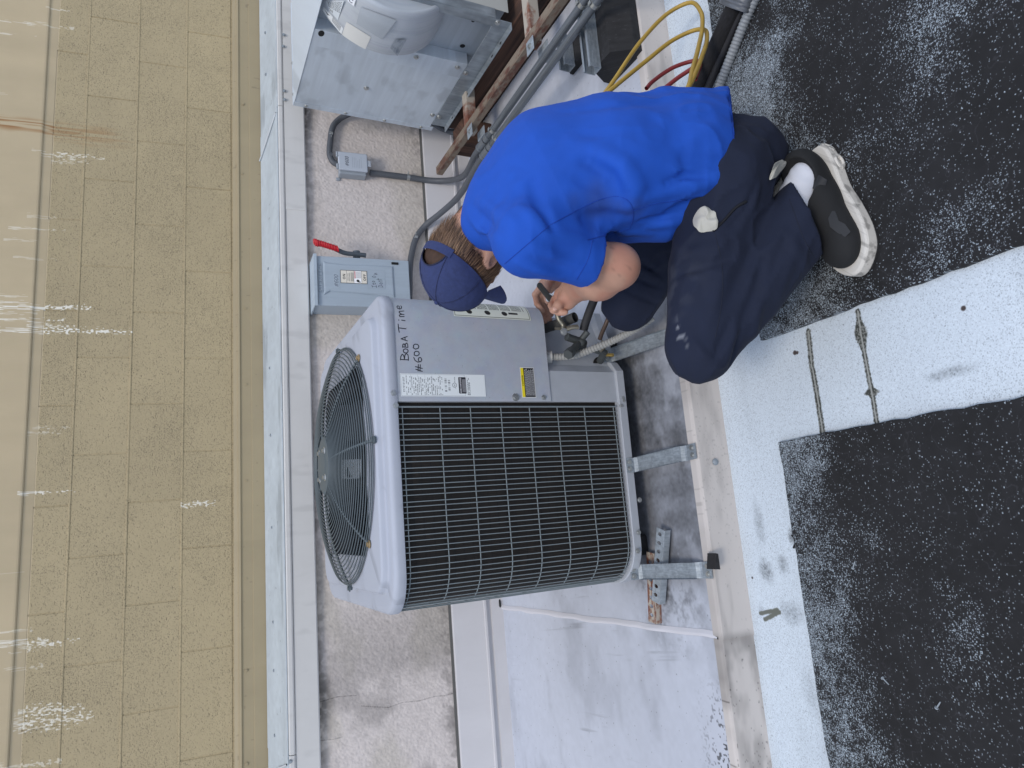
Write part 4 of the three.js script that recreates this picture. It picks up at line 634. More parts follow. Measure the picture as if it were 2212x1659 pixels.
// ================================================================ METAL FAN CABINET ON ITS STAND
{
  const X0 = 1.80, t = tilted('fan_cabinet', 'galvanised fan cabinet with round drum on a rusty steel stand', 'fan cabinet', X0, .18, .85), L = t.L;
  const sheetT = dataTex(1024, 512, (u, v, o) => { const n = fbm(u * 5, v * 4, 4), s = fbm(u * 4, v * 60, 3), d = sst(.55, .75, fbm(u * 6 + 3, v * 9, 4)); const k = 1 + .07 * (n - .5) + .08 * (s - .5) - .08 * d; o[0] = 200 * k; o[1] = 210 * k; o[2] = 219 * k; });
  const sm = std({ map: sheetT, metalness: .12, roughness: .45 });
  const bx = (x0, x1, n0, n1, w0, w1, b = .001) => planarUV(box(x0 - X0, x1 - X0, n0 - .18, n1 - .18, -(w1 - .85), -(w0 - .85), b), (x, y, z) => (x + z) * 1.3, (x, y) => y * 1.3);
  const sp = add('side_panel', bx(X0, X0 + .0016, .246, .8465, .762, 1.238), sm, t);
  for (const [x, y] of [[899, 123], [988, 145], [791, 190], [934, 248]]) { const p = atX(x, y, X0); screwAt(sp, L(X0 - .0005, p.n, p.w), V(-1, .15, 0), M.bolt, SCREWB, 'bolt'); }
  { const p = atX(694, 72, X0); const o = add('knockout_hole', new THREE.CircleGeometry(.011, 16), M.black, sp); o.position.copy(L(X0 - .0008, p.n, p.w)); o.rotation.y = -Math.PI / 2; o.scale.set(1.5, 1, 1); }
  const fl = add('edge_flange', bx(X0 - .002, X0, .23, .852, 1.222, 1.252), sm, t);
  for (let i = 0; i < 4; i++) { const p = atX(...[[660, 231], [746, 245], [830, 260], [908, 276]][i], X0); screwAt(fl, L(X0 - .002, p.n, 1.238), V(-1, 0, 0), M.bolt); }
  add('flange_return', bx(X0 - .002, X0 + .5, .23, .852, 1.25, 1.2515), sm, t);
  add('top_panel', bx(X0 - .002, X0 + .7, .8475, .85, .49, 1.252), sm, t);
  for (const x of [1.95, 2.1]) screwAt(t, L(x - .1, .85, 1.25), V(0, 1, 0), M.bolt);
  add('inner_panel', bx(X0 + .05, X0 + .052, .2, .846, .5, .775), std({ map: sheetT, metalness: .3, roughness: .6, color: rgb(225, 225, 225) }), t);
  for (const [x, y, r] of [[999, 99, .011], [1022, 45, .007], [957, 130, .004], [985, 120, .003]]) { const p = atX(x, y, X0 + .05); if (p.n > .2 && p.w > .5) { const o = add('panel_hole', new THREE.CircleGeometry(r, 14), M.black, t); o.position.copy(L(X0 + .0492, p.n, p.w)); o.rotation.y = -Math.PI / 2; } }
  add('panel_lip', bx(X0 + .0005, X0 + .05, .246, .8465, .7605, .762), sm, t);
  // drum, axis along the slope
  const cx = 1.955, cn = .62, prof = [[.1, .505], [.205, .505], [.213, .498], [.222, .5], [.226, .508], [.228, .516], [.236, .56], [.242, .64], [.243, .70], [.23, .705], [.1, .71]];
  const dg = new THREE.LatheGeometry(prof.map(([r, w]) => new THREE.Vector2(r, w)), 72); dg.rotateX(-Math.PI / 2); dg.translate(cx - X0, cn - .18, .85);
  const drT = canvasTex(1024, 256, (c, w, h) => {
    c.fillStyle = 'rgb(196,202,208)'; c.fillRect(0, 0, w, h); for (let i = 0; i < 900; i++) { c.fillStyle = `rgba(${rnd() < .5 ? '140,152,166' : '184,194,204'},${.12 * rnd()})`; c.fillRect(rnd() * w, rnd() * h, 60 + rnd() * 200, 1 + rnd() * 2); }
  });
  const drum = add('fan_drum', dg, std({ map: drT, roughness: .5, metalness: .25 }), t);
  // stickers on the drum's round
  const patch = (name, px, tex, lift = .0012) => { const P = [], U = [], I = []; const N = 8; for (let i = 0; i <= N; i++) for (let j = 0; j <= N; j++) { const u = i / N, v = j / N, a = px[0], b = px[1], c = px[2], d = px[3]; const x = mix(mix(a[0], b[0], u), mix(d[0], c[0], u), v), y = mix(mix(a[1], b[1], u), mix(d[1], c[1], u), v);
      // march the photo ray to the drum surface
      const dir = ray(x, y), o = V(0, H, 0); let s = 1.9, q; for (let k = 0; k < 60; k++) { const l = toLocal(o.clone().addScaledVector(dir, s)); const rr = l.w > .56 ? .2425 : mix(.226, .2425, (l.w - .505) / .055); q = l; const dd = Math.hypot(l.X - cx, l.n - cn) - rr; s += dd * .8; if (Math.abs(dd) < 1e-5) break; } const rr = Math.hypot(q.X - cx, q.n - cn), f = (rr + lift) / rr; const vtx = L(cx + (q.X - cx) * f, cn + (q.n - cn) * f, clamp(q.w, .51, .704)); P.push(vtx.x, vtx.y, vtx.z); U.push(u, v); if (i && j) { const k = i * (N + 1) + j; I.push(k - N - 2, k - N - 1, k - 1, k - 1, k - N - 1, k); } }
    const g = new THREE.BufferGeometry(); g.setAttribute('position', new THREE.Float32BufferAttribute(P, 3)); g.setAttribute('uv', new THREE.Float32BufferAttribute(U, 2)); g.setIndex(I); g.computeVertexNormals(); return add(name, g, std({ map: tex, roughness: .6 }), drum); };
  const q1 = (x, y) => [(1150 + x * .3135) / 1.85172, y * .3135 / 1.85172];
  const paper = canvasTex(64, 64, (c, w, h) => { c.fillStyle = '#d9d9d4'; c.fillRect(0, 0, w, h); });
  patch('paper_label', [q1(755, 275), q1(1065, 470), q1(990, 635), q1(695, 445)], paper);
  patch('glue_residue', [q1(935, 90), q1(1390, 255), q1(1205, 500), q1(880, 300)], canvasTex(256, 256, (c, w, h) => { c.fillStyle = 'rgb(172,179,185)'; c.fillRect(0, 0, w, h); c.strokeStyle = 'rgba(178,188,196,.5)'; for (let i = 0; i < 256; i += 14) { c.beginPath(); c.moveTo(i, 0); c.lineTo(i, 170 * rnd() + 80); c.stroke(); c.beginPath(); c.moveTo(0, i); c.lineTo(170, i); c.stroke(); } }));
  patch('glue_residue', [q1(1390, 500), q1(1520, 500), q1(1400, 712), q1(1310, 610)], canvasTex(64, 64, (c, w, h) => { c.fillStyle = 'rgb(170,177,183)'; c.fillRect(0, 0, w, h); for (let i = 0; i < 60; i++) { c.fillStyle = `rgba(110,120,132,${.3 * rnd()})`; c.beginPath(); c.arc(rnd() * w, rnd() * h, 2 + 8 * rnd(), 0, 7); c.fill(); } }));
  patch('spec_label', [q1(490, 5), q1(725, 5), q1(645, 255), q1(530, 120)], canvasTex(256, 256, (c, w, h) => { c.fillStyle = '#cfd6da'; c.fillRect(0, 0, w, h); c.fillStyle = '#26292d'; c.font = 'bold 60px sans-serif'; c.fillText('CEE', 10, 60); for (let y = 90; y < 240; y += 17) { let x = 20; while (x < 230) { const q = 10 + 24 * hsh(x, y); c.fillRect(x, y, q, 7); x += q + 8; } } }));
  patch('warning_label', [q1(465, 85), q1(715, 360), q1(690, 440), q1(450, 130)], canvasTex(256, 64, (c, w, h) => { c.fillStyle = '#dde1e2'; c.fillRect(0, 0, w, h); c.fillStyle = '#222'; c.beginPath(); c.moveTo(20, 40); c.lineTo(60, 20); c.lineTo(90, 44); c.lineTo(60, 36); c.fill(); for (let y = 14; y < 56; y += 10) c.fillRect(120, y, 110, 4); }));
  patch('badge_label', [q1(770, -40), q1(880, -20), q1(848, 78), q1(768, 10)], canvasTex(96, 96, (c, w, h) => { c.fillStyle = '#e4e7ea'; c.fillRect(0, 0, w, h); c.strokeStyle = '#1e2f4a'; c.lineWidth = 10; c.beginPath(); c.arc(48, 44, 24, .6, 5.6); c.stroke(); c.fillStyle = '#1e2f4a'; c.fillRect(20, 78, 56, 8); }));
  // frame: bottom rail (angle), front post
  const rail = add('bottom_rail', [bx(X0 - .004, X0 - .001, .185, .246, .485, 1.2), bx(X0 - .032, X0 - .001, .182, .185, .485, 1.2)], M.galv, t);
  for (const [x, y] of [[1075, 49], [980, 152], [945, 252]]) { const p = atX(x, y, X0 - .004); screwAt(rail, L(X0 - .004, clamp(p.n, .2, .236), clamp(p.w, .5, 1.19)), V(-1, 0, 0), M.bolt, SCREWB, 'bolt'); }
  for (const w of [.58, .66, .92, 1.1]) { const o = add('slot_hole', new THREE.CircleGeometry(.007, 12), M.black, rail); o.position.copy(L(X0 - .018, .1853, w)); o.rotation.x = -Math.PI / 2; o.scale.set(.6, 1.2, 1); }
  add('front_post', [bx(X0 - .003, X0, .246, .85, .486, .525), bx(X0, X0 + .04, .246, .85, .484, .4865)], M.galv, t);
  add('front_panel', bx(X0 + .04, X0 + .7, .19, .85, .487, .489), std({ color: rgb(176, 178, 174), roughness: .6 }), t);
  add('rear_body', bx(X0 + .06, X0 + .7, .2, .84, .78, 1.2), sm, t);
  // stand: rusty rail and two cross tubes, wooden curb
  const rustL = dataTex(1024, 128, (u, v, o) => { const n = fbm(u * 30, v * 5, 5), f = fbm(u * 120, v * 16, 3), e = sst(.36, .7, n * .8 + .25 * (f - .5) + .08); o[0] = mix(126, 96 + 46 * (f - .5), e); o[1] = mix(114, 66 + 28 * (f - .5), e); o[2] = mix(100, 48 + 16 * f, e); });
  const rm = std({ map: rustL, roughness: .9 });
  const s = tilted('steel_stand', 'rusty painted steel angle rail with cross tubes under the cabinet', 'stand', 1.62, .15, .6), Ls = s.L;
  const sb = (x0, x1, n0, n1, w0, w1, b = .0015) => planarUV(box(x0 - 1.62, x1 - 1.62, n0 - .15, n1 - .15, -(w1 - .6), -(w0 - .6), b), (x, y, z) => z * .8, (x, y) => (x + y) * 12);
  add('angle_rail', [sb(1.607, 1.613, .17, .2, -.3, 1.302), sb(1.613, 1.643, .194, .2005, -.3, 1.301)], rm, s);
  for (const w of [.36, .94]) add('cross_tube', planarUV(sb(1.6135, 2.3, .15, .1935, w - .022, w + .022, .004), (x, y, z) => x * 1.6, (x, y, z) => (y + z) * 1.6), M.rustPaint, s);
  for (const [w0, w1] of [[.3, .37], [.85, .92]]) { const br = add('clamp_bracket', [sb(1.565, 1.604, .15, .153, w0, w1), sb(1.565, 1.568, .1, .15, w0, w1)], M.galvDull, s); add('clamp_plate', sb(1.56, 1.612, .2008, .204, w0 + .01, w1 - .01), M.galvDull, br); screwAt(br, Ls(1.585, .203, (w0 + w1) / 2), V(0, 1, 0), M.bolt, SCREWB, 'bolt'); }
  const woodT = dataTex(1024, 256, (u, v, o) => { const g = fbm(u * 4, v * 60, 4), n = fbm(u * 6, v * 6, 3), k = .7 + .7 * (g - .4) + .3 * (n - .5); o[0] = 92 * k; o[1] = 66 * k; o[2] = 54 * k; });
  const c = tilted('wooden_curb', 'weathered brown timber curb under the cabinet', 'timber', 2.2, 0, .75); 
  const wm = std({ map: woodT, roughness: .9 });
  for (const [n0, n1, w0, w1] of [[0, .072, .1, 1.3], [.074, .147, .06, 1.27]]) { const g = planarUV(box(1.84 - 2.2, 2.6 - 2.2, n0, n1, -(w1 - .75), -(w0 - .75), .004), (x, y, z) => z * .7, (x, y) => x + y * 2); add('timber_plank', g, wm, c); }
  { const g = planarUV(box(1.66 - 2.2, 1.78 - 2.2, 0, .146, -(1.2 - .75), -(1.08 - .75), .006), (x, y) => y * 2, (x, y, z) => (x + z) * 2); add('timber_block', g, wm, c); }
}
// pipe supports
function pipeBlock(label, X0, X1, w0, w1, hh, so = 0) {
  const t = tilted('pipe_support', label, 'pipe support', (X0 + X1) / 2, 0, (w0 + w1) / 2, 'black rubber pipe supports'); const cx = (X0 + X1) / 2, d = (w1 - w0) / 2;
  const g = prismX([[-d, 0], [d, 0], [d, hh * .35], [d * .55, hh], [-d * .55, hh], [-d, hh * .35]], X0 - cx, X1 - cx); planarUV(g, (x, y, z) => x * 3, (x, y, z) => (y + z) * 3); add('rubber_base', g, M.rubber, t);
  const r = add('strut_channel', [box(X0 - cx - .02, X1 - cx, hh, hh + .003, -.02, .02, .001), box(X0 - cx - .02, X1 - cx, hh + .0031, hh + .04, -.02, -.0175, .001), box(X0 - cx - .02, X1 - cx, hh + .0031, hh + .04, .0175, .02, .001), box(X0 - cx - .02, X1 - cx, hh + .04, hh + .0425, -.02, -.011, .001), box(X0 - cx - .02, X1 - cx, hh + .04, hh + .0425, .011, .02, .001)], M.galv, t); r.position.z = so; return t;
}
pipeBlock('black rubber block with metal strut channel at the roof edge', 1.375, 1.9, -.002, .17, .1, -.024);
pipeBlock('black rubber base with metal strut under the conduits by the stand', 1.56, 1.66, .29, .39, .035);
console.log('stage: cabinet');
// ================================================================ REFRIGERANT LINES, HOSES, LOOSE BITS
{
  const c = (x, y) => [1242.1 + x * .1709, y * .1709];
  const hose = (label, l, mat, r = .0058) => pathThing('gauge_hose', label, 'hose', l.map(([x, y, z]) => atZ(...c(x, y), z)), r, mat, 'gauge hoses behind the person', { seg: 90 });
  const ym = std({ map: dataTex(256, 64, (u, v, o) => { const k = 1 + .25 * (fbm(u * 30, v * 8, 3) - .5); o[0] = 168 * k; o[1] = 138 * k; o[2] = 58 * k; }), roughness: .5 }), rm = std({ color: rgb(128, 44, 46), roughness: .5 });
  hose('yellow hose with the taller loop behind the person', [[360, 1200, -1.42], [490, 1020, -1.42], [850, 500, -1.42], [1200, 150, -1.4], [1450, 32, -1.36], [1590, 150, -1.31], [1610, 330, -1.28], [1560, 600, -1.24], [1480, 900, -1.19], [1430, 1100, -1.15], [1300, 1300, -1.15]], ym);
  hose('yellow hose with the lower loop behind the person', [[400, 1180, -1.38], [610, 1005, -1.38], [900, 770, -1.38], [1250, 500, -1.37], [1500, 385, -1.34], [1640, 380, -1.3], [1668, 490, -1.27], [1610, 700, -1.22], [1500, 980, -1.17], [1440, 1100, -1.15], [1340, 1300, -1.12]], ym);
  hose('dark red hose crossing behind the yellow hoses', [[900, 1120, -1.45], [985, 1028, -1.45], [1250, 850, -1.43], [1500, 770, -1.4], [1580, 800, -1.36], [1520, 1000, -1.33]], rm);
  hose('red hose lying beside the black insulated pipe', [[1080, 1160, -1.35], [1175, 1082, -1.35], [1320, 970, -1.34], [1480, 865, -1.32], [1570, 800, -1.3]], rm);
  const g = (x, y, h) => atY(...c(x, y), h);
  const foam = std({ map: dataTex(256, 256, (u, v, o) => { const k = 30 + 16 * (fbm(u * 40, v * 40, 2) - .5); o[0] = k; o[1] = k; o[2] = k * 1.1; }), roughness: .95 });
  const bk = std({ color: rgb(34, 35, 40), roughness: .7 });
  pathThing('insulated_pipe', 'thick black foam insulated pipe lying on the walkway pad', 'pipe', [g(2200, -260, .045), g(1985, 150, .045), g(1780, 600, .045), g(1550, 1090, .045), g(1440, 1330, .04)], .023, foam, 'pipes bundled with grey tape');
  pathThing('insulated_pipe', 'thin dark pipe between the foam pipe and grey conduit', 'pipe', [g(2290, -240, .03), g(2075, 200, .03), g(1880, 640, .03), g(1690, 1090, .03), g(1600, 1330, .03)], .0115, bk, 'pipes bundled with grey tape');
  pathThing('liquidtight_conduit', 'light grey ribbed conduit lying on the walkway pad', 'conduit', [g(2370, -220, .026), g(2170, 220, .026), g(2000, 640, .026), g(1830, 1080, .026), g(1760, 1300, .026)], .0125, std({ color: rgb(138, 143, 147), roughness: .5 }), 'pipes bundled with grey tape', { rib: .0008, pitch: .009 });
  const a = g(2215, -250, .036), b = g(2070, 120, .038); const t = thing('tape_wrap', 'crumpled grey duct tape binding the black pipes and conduit', 'tape', a);
  const P = [], I = [], dd = b.clone().sub(a), sd = V(-dd.z, 0, dd.x).normalize().negate(); for (let i = 0; i <= 26; i++) for (let k = 0; k < 24; k++) { const s = i / 26, an = k / 24 * Math.PI * 2, cr = .004 * (vn(i * .9, k * .7) - .3) + .003 * vn(k * 2.1, i * .4), p = dd.clone().multiplyScalar(s).addScaledVector(sd, Math.cos(an) * (.056 + cr) - .018).add(V(0, Math.sin(an) * (.03 + cr) + .004, 0)); P.push(p.x, p.y, p.z); if (i) { const q = i * 24 + k, r = i * 24 + (k + 1) % 24; I.push(q - 24, r - 24, q, q, r - 24, r); } }
  const tg = new THREE.BufferGeometry(); tg.setAttribute('position', new THREE.Float32BufferAttribute(P, 3)); tg.setIndex(I); tg.computeVertexNormals(); add('tape_sheet', tg, std({ color: rgb(92, 96, 102), roughness: .4, metalness: .15 }), t);
}
{ // at the service valves
  const e = (x, y) => [1080.1 + x * .22787, 540 + y * .22787], lw = (x, y, w) => wl(atW(...e(x, y), w));
  const wt = pathThing('liquidtight_conduit', 'pale grey ribbed conduit curving down from the condenser cover', 'conduit', [lw(455, 1015, .245), lw(500, 1015, .24), lw(700, 1000, .205), lw(900, 930, .165), lw(1050, 868, .13), lw(1190, 800, .09), lw(1330, 720, .05), lw(1450, 640, .02)], .0105, std({ color: rgb(152, 152, 148), roughness: .55 }), null, { rib: .0011, pitch: .009 });
  const q0 = lw(440, 1015, .247), q1 = lw(490, 1015, .241); add('conduit_fitting', cyl(wt.loc(q0), wt.loc(q1), .019, .019, 12), std({ color: rgb(186, 186, 182), roughness: .5 }), wt);
  pathThing('suction_line', 'black insulated suction pipe rising from the service valve', 'pipe', [lw(790, 765, .19), lw(810, 690, .18), lw(845, 590, .165), lw(880, 500, .15), lw(930, 380, .12), lw(1000, 240, .08)], .0125, std({ color: rgb(46, 47, 50), roughness: .7 }));
  pathThing('liquid_line', 'thin copper brown liquid pipe rising from the smaller valve', 'pipe', [lw(945, 850, .17), lw(965, 790, .165), lw(1000, 710, .155), lw(1040, 620, .14)], .0065, std({ color: rgb(88, 74, 66), roughness: .5, metalness: .4 }));
  pathThing('rubber_tube', 'short dark rubber tube sticking out behind the cover', 'tube', [lw(330, 800, .34), lw(420, 745, .3), lw(560, 700, .25), lw(690, 645, .2), lw(712, 637, .192)], .0155, std({ color: rgb(70, 71, 70), roughness: .6 }));
  const p0 = lw(600, 740, .2), t = thing('locking_pliers', 'tarnished metal locking pliers gripping a tube beside the valve', 'pliers', p0), l = p => p.clone().sub(p0), pm = std({ color: rgb(146, 142, 128), metalness: .7, roughness: .42 });
  add('jaw', [tube([l(lw(540, 600, .2)), l(lw(560, 660, .2)), l(lw(600, 720, .2)), l(lw(595, 780, .2))], .008, 20, 6)], pm, t);
  add('lower_handle', tube([l(lw(520, 745, .205)), l(lw(600, 745, .2)), l(lw(680, 725, .19)), l(lw(740, 720, .18))], .0045, 20, 6), pm, t);
  add('upper_handle', tube([l(lw(590, 790, .2)), l(lw(640, 755, .19)), l(lw(700, 735, .18)), l(lw(745, 735, .175))], .006, 20, 6), pm, t);
  screwAt(t, l(lw(605, 775, .19)), V(-.2, .2, 1), M.bolt, SCREWB, 'adjusting_bolt');
}
{ // loose screws and a cut cable tie on the pads
  const sc = (x, y, a, label) => { const p = atY(x, y, .0175); const t = thing('loose_screw', label, 'screw', p, 'loose screws on the walkway pads'); const d = V(Math.cos(a), 0, Math.sin(a)); add('shank', cyl(V(0, 0, 0), d.clone().multiplyScalar(.015), .0016, .0012, 8), M.galvDull, t); add('screw_head', cyl(d.clone().multiplyScalar(-.003), V(0, 0, 0), .0036, .004, 10), M.galvDull, t); };
  sc(1908, 1466, rad(130), 'long thin loose screw with white granules around it on the pad'); sc(2024, 1528, rad(40), 'bright loose screw with the widest head on the black pad'); sc(1843, 1226, rad(30), 'dull loose screw among dense white granules near the pad edge');
  const p = atY(1722, 1165, .006), t = thing('cable_tie', 'cut black cable tie curled at the walkway pad edge', 'cable tie', p); add('tie_strip', tube([V(-.02, .004, -.012), V(-.004, .006, .002), V(.008, .008, .012), V(.022, .004, .012), V(.03, .002, .002)], .0028, 20, 5), M.black, t); add('tie_tail', tube([V(-.012, .003, .012), V(0, .008, .004), V(.01, .004, -.012)], .002, 12, 5), M.black, t);
  const q = wl(atN(1082, 1306, .006)), u = thing('cable_scrap', 'bent black cable scrap at the top of the membrane seam', 'scrap', q); add('scrap', tube([V(-.022, .004, -.01), V(0, .006, .006), V(.02, .006, .002), V(.028, .01, -.012)], .0045, 20, 6), M.black, u);
}
console.log('stage: lines');
// ================================================================ PERSON
function surfNet(sdf, lo, hi, cell, colorFn) {              // naive surface nets over a distance field
  const nx = Math.ceil((hi.x - lo.x) / cell) + 1, ny = Math.ceil((hi.y - lo.y) / cell) + 1, nz = Math.ceil((hi.z - lo.z) / cell) + 1, f = new Float32Array(nx * ny * nz), id = (i, j, k) => (k * ny + j) * nx + i;
  // coarse pass to skip far cells
  for (let k = 0; k < nz; k++) for (let j = 0; j < ny; j++) for (let i = 0; i < nx;) { const d = sdf(lo.x + i * cell, lo.y + j * cell, lo.z + k * cell); f[id(i, j, k)] = d; let s = 1; if (Math.abs(d) > cell * 6) { s = Math.min(nx - i, Math.max(1, Math.floor(Math.abs(d) * .6 / cell))); for (let q = 1; q < s; q++) f[id(i + q, j, k)] = d; } i += s; }
  const vid = new Int32Array(nx * ny * nz).fill(-1), P = [], I = [];
  const E = [[0, 1], [2, 3], [4, 5], [6, 7], [0, 2], [1, 3], [4, 6], [5, 7], [0, 4], [1, 5], [2, 6], [3, 7]], c = new Float32Array(8);
  for (let k = 0; k < nz - 1; k++) for (let j = 0; j < ny - 1; j++) for (let i = 0; i < nx - 1; i++) {
    let m = 0; for (let q = 0; q < 8; q++) { c[q] = f[id(i + (q & 1), j + (q >> 1 & 1), k + (q >> 2))]; if (c[q] < 0) m |= 1 << q; } if (m === 0 || m === 255) continue;
    let x = 0, y = 0, z = 0, n = 0; for (const [a, b] of E) { if ((c[a] < 0) === (c[b] < 0)) continue; const t = c[a] / (c[a] - c[b]); x += mix(a & 1, b & 1, t); y += mix(a >> 1 & 1, b >> 1 & 1, t); z += mix(a >> 2, b >> 2, t); n++; }
    vid[id(i, j, k)] = P.length / 3; P.push(lo.x + (i + x / n) * cell, lo.y + (j + y / n) * cell, lo.z + (k + z / n) * cell);
  }
  const quad = (a, b, c2, d, fl) => { if (a < 0 || b < 0 || c2 < 0 || d < 0) return; fl ? I.push(a, b, c2, a, c2, d) : I.push(a, c2, b, a, d, c2); };
  for (let k = 1; k < nz - 1; k++) for (let j = 1; j < ny - 1; j++) for (let i = 1; i < nx - 1; i++) {
    const s = f[id(i, j, k)] < 0;
    if (s !== f[id(i + 1, j, k)] < 0) quad(vid[id(i, j - 1, k - 1)], vid[id(i, j, k - 1)], vid[id(i, j, k)], vid[id(i, j - 1, k)], s);
    if (s !== f[id(i, j + 1, k)] < 0) quad(vid[id(i - 1, j, k - 1)], vid[id(i - 1, j, k)], vid[id(i, j, k)], vid[id(i, j, k - 1)], s);
    if (s !== f[id(i, j, k + 1)] < 0) quad(vid[id(i - 1, j - 1, k)], vid[id(i, j - 1, k)], vid[id(i, j, k)], vid[id(i - 1, j, k)], s);
  }
  const N = new Float32Array(P.length), e = cell * .35, C = colorFn ? new Float32Array(P.length) : null, col = [0, 0, 0];
  for (let q = 0; q < P.length; q += 3) { const x = P[q], y = P[q + 1], z = P[q + 2]; let a = sdf(x + e, y, z) - sdf(x - e, y, z), b = sdf(x, y + e, z) - sdf(x, y - e, z), d = sdf(x, y, z + e) - sdf(x, y, z - e); const l = Math.hypot(a, b, d) || 1; N[q] = a / l; N[q + 1] = b / l; N[q + 2] = d / l; if (C) { colorFn(x, y, z, col); C[q] = col[0]; C[q + 1] = col[1]; C[q + 2] = col[2]; } }
  const g = new THREE.BufferGeometry(); g.setAttribute('position', new THREE.Float32BufferAttribute(P, 3)); g.setAttribute('normal', new THREE.BufferAttribute(N, 3)); if (C) g.setAttribute('color', new THREE.BufferAttribute(C, 3)); g.setIndex(I); return g;
}
const cap = (x, y, z, a, b, ra, rb) => { const ux = b.x - a.x, uy = b.y - a.y, uz = b.z - a.z, px = x - a.x, py = y - a.y, pz = z - a.z, t = clamp((px * ux + py * uy + pz * uz) / (ux * ux + uy * uy + uz * uz), 0, 1), dx = px - ux * t, dy = py - uy * t, dz = pz - uz * t; return Math.sqrt(dx * dx + dy * dy + dz * dz) - (ra + (rb - ra) * t); };
const smin = (a, b, k) => { const h = Math.max(k - Math.abs(a - b), 0) / k; return Math.min(a, b) - h * h * k * .25; };
const smax = (a, b, k) => -smin(-a, -b, k);
const lin = (r, g, b) => { const c = rgb(r, g, b); return [c.r, c.g, c.b]; };
{
  const base = V(.68, 0, -1.25);
  const man = thing('person', 'kneeling person in blue t-shirt, navy trousers and navy cap working on the valves', 'person', base);
  const loc = g => g.translate(-base.x, -base.y, -base.z);
  const body = {};
  // joints
  const hipL = atZ(1555, 392, -1.13), kneeL = atZ(1515, 752, -1.18), ankL = atZ(1728, 432, -1.085), hipR = atZ(1490, 345, -1.28), kneeR = atZ(1360, 655, -1.6), ankR = V(.82, .10, -1.24);
  const T0 = atZ(1600, 300, -1.16), T1 = atZ(1460, 330, -1.18), T2 = atZ(1320, 345, -1.21), T3 = atZ(1185, 375, -1.27), T4 = atZ(1090, 432, -1.32), nk = atZ(1050, 484, -1.35), shL = atZ(1140, 520, -1.19), shR = atZ(1108, 368, -1.44), elL = atZ(1332, 576, -1.22), wrL = atZ(1240, 625, -1.43);
  const elR = atZ(1285, 545, -1.62), wrR = atZ(1203, 597, -1.74), hc = atZ(1010, 557, -1.45);
  const LA = shL.clone().sub(shR).normalize();
  // rays onto a field, to lay folds and seams on the cloth
  const cast = (sdf, x, y) => { const d = ray(x, y).normalize(), o = V(0, H, 0); let s = .7; for (let i = 0; i < 120; i++) { const q = sdf(o.x + d.x * s, o.y + d.y * s, o.z + d.z * s); s += Math.max(q * .7, .0004); if (q < .0006 || s > 4) break; } return o.addScaledVector(d, s); };
  const fold = (sdf, list) => list.map(([pts, h, wd]) => ({ p: pts.map(([x, y]) => cast(sdf, x, y)), h, wd }));
  const foldD = (F, x, y, z) => { let s = 0; for (const f of F) { let m = 9, tt = 0; for (let i = 0; i + 1 < f.p.length; i++) { const a = f.p[i], b = f.p[i + 1], ux = b.x - a.x, uy = b.y - a.y, uz = b.z - a.z, px = x - a.x, py = y - a.y, pz = z - a.z, t = clamp((px * ux + py * uy + pz * uz) / (ux * ux + uy * uy + uz * uz), 0, 1), d = (px - ux * t) ** 2 + (py - uy * t) ** 2 + (pz - uz * t) ** 2; if (d < m) { m = d; tt = (i + t) / (f.p.length - 1); } } if (m < f.wd * f.wd * 9) s += f.h * Math.exp(-m / (f.wd * f.wd)) * (.35 + .65 * Math.sin(Math.PI * clamp(tt, .02, .98))); } return s; };
  // ---- shirt
  const TR = [.110, .115, .121, .120, .080], TP = [T0, T1, T2, T3, T4], cT = T2, sc = .66;
  const sq = p => { const k = (1 - sc) * ((p.x - cT.x) * LA.x + (p.y - cT.y) * LA.y + (p.z - cT.z) * LA.z); return V(p.x - LA.x * k, p.y - LA.y * k, p.z - LA.z * k); };
  const TQ = TP.map(sq);
  const bellyA = atZ(1250, 462, -1.30), bellyB = atZ(1430, 462, -1.2);
  const slE = shL.clone().lerp(elL, .70), slD = elL.clone().sub(shL).normalize();
  const hemN = T0.clone().sub(T1).normalize(), hemP = atZ(1577, 190, -1.25), hemQ = atZ(1602, 325, -1.07), hemR = atZ(1545, 404, -1.09);
  const hemN2 = ray(1573, 188).cross(ray(1596, 400)).normalize(); hemP.copy(atZ(1585, 300, -1.2)); if (hemN2.dot(hemN) < 0) hemN2.negate();
  const shirt0 = (x, y, z) => {
    const k = (1 - sc) * ((x - cT.x) * LA.x + (y - cT.y) * LA.y + (z - cT.z) * LA.z), X = x - LA.x * k, Y = y - LA.y * k, Z = z - LA.z * k;
    let d = 9; for (let i = 0; i < 4; i++) d = smin(d, cap(X, Y, Z, TQ[i], TQ[i + 1], TR[i], TR[i + 1]), .05);
    d = smin(d, cap(x, y, z, shL, shR, .062, .07), .07);
    d = smin(d, cap(x, y, z, nk, T3, .056, .088), .045);
    d = smin(d, cap(x, y, z, bellyA, bellyB, .07, .06), .05);
    let s = cap(x, y, z, shL, slE, .066, .060); s = smax(s, (x - slE.x) * slD.x + (y - slE.y) * slD.y + (z - slE.z) * slD.z, .006);
    d = smin(d, s, .035);
    d = smax(d, (x - hemP.x) * hemN2.x + (y - hemP.y) * hemN2.y + (z - hemP.z) * hemN2.z, .003);
    return d;
  };
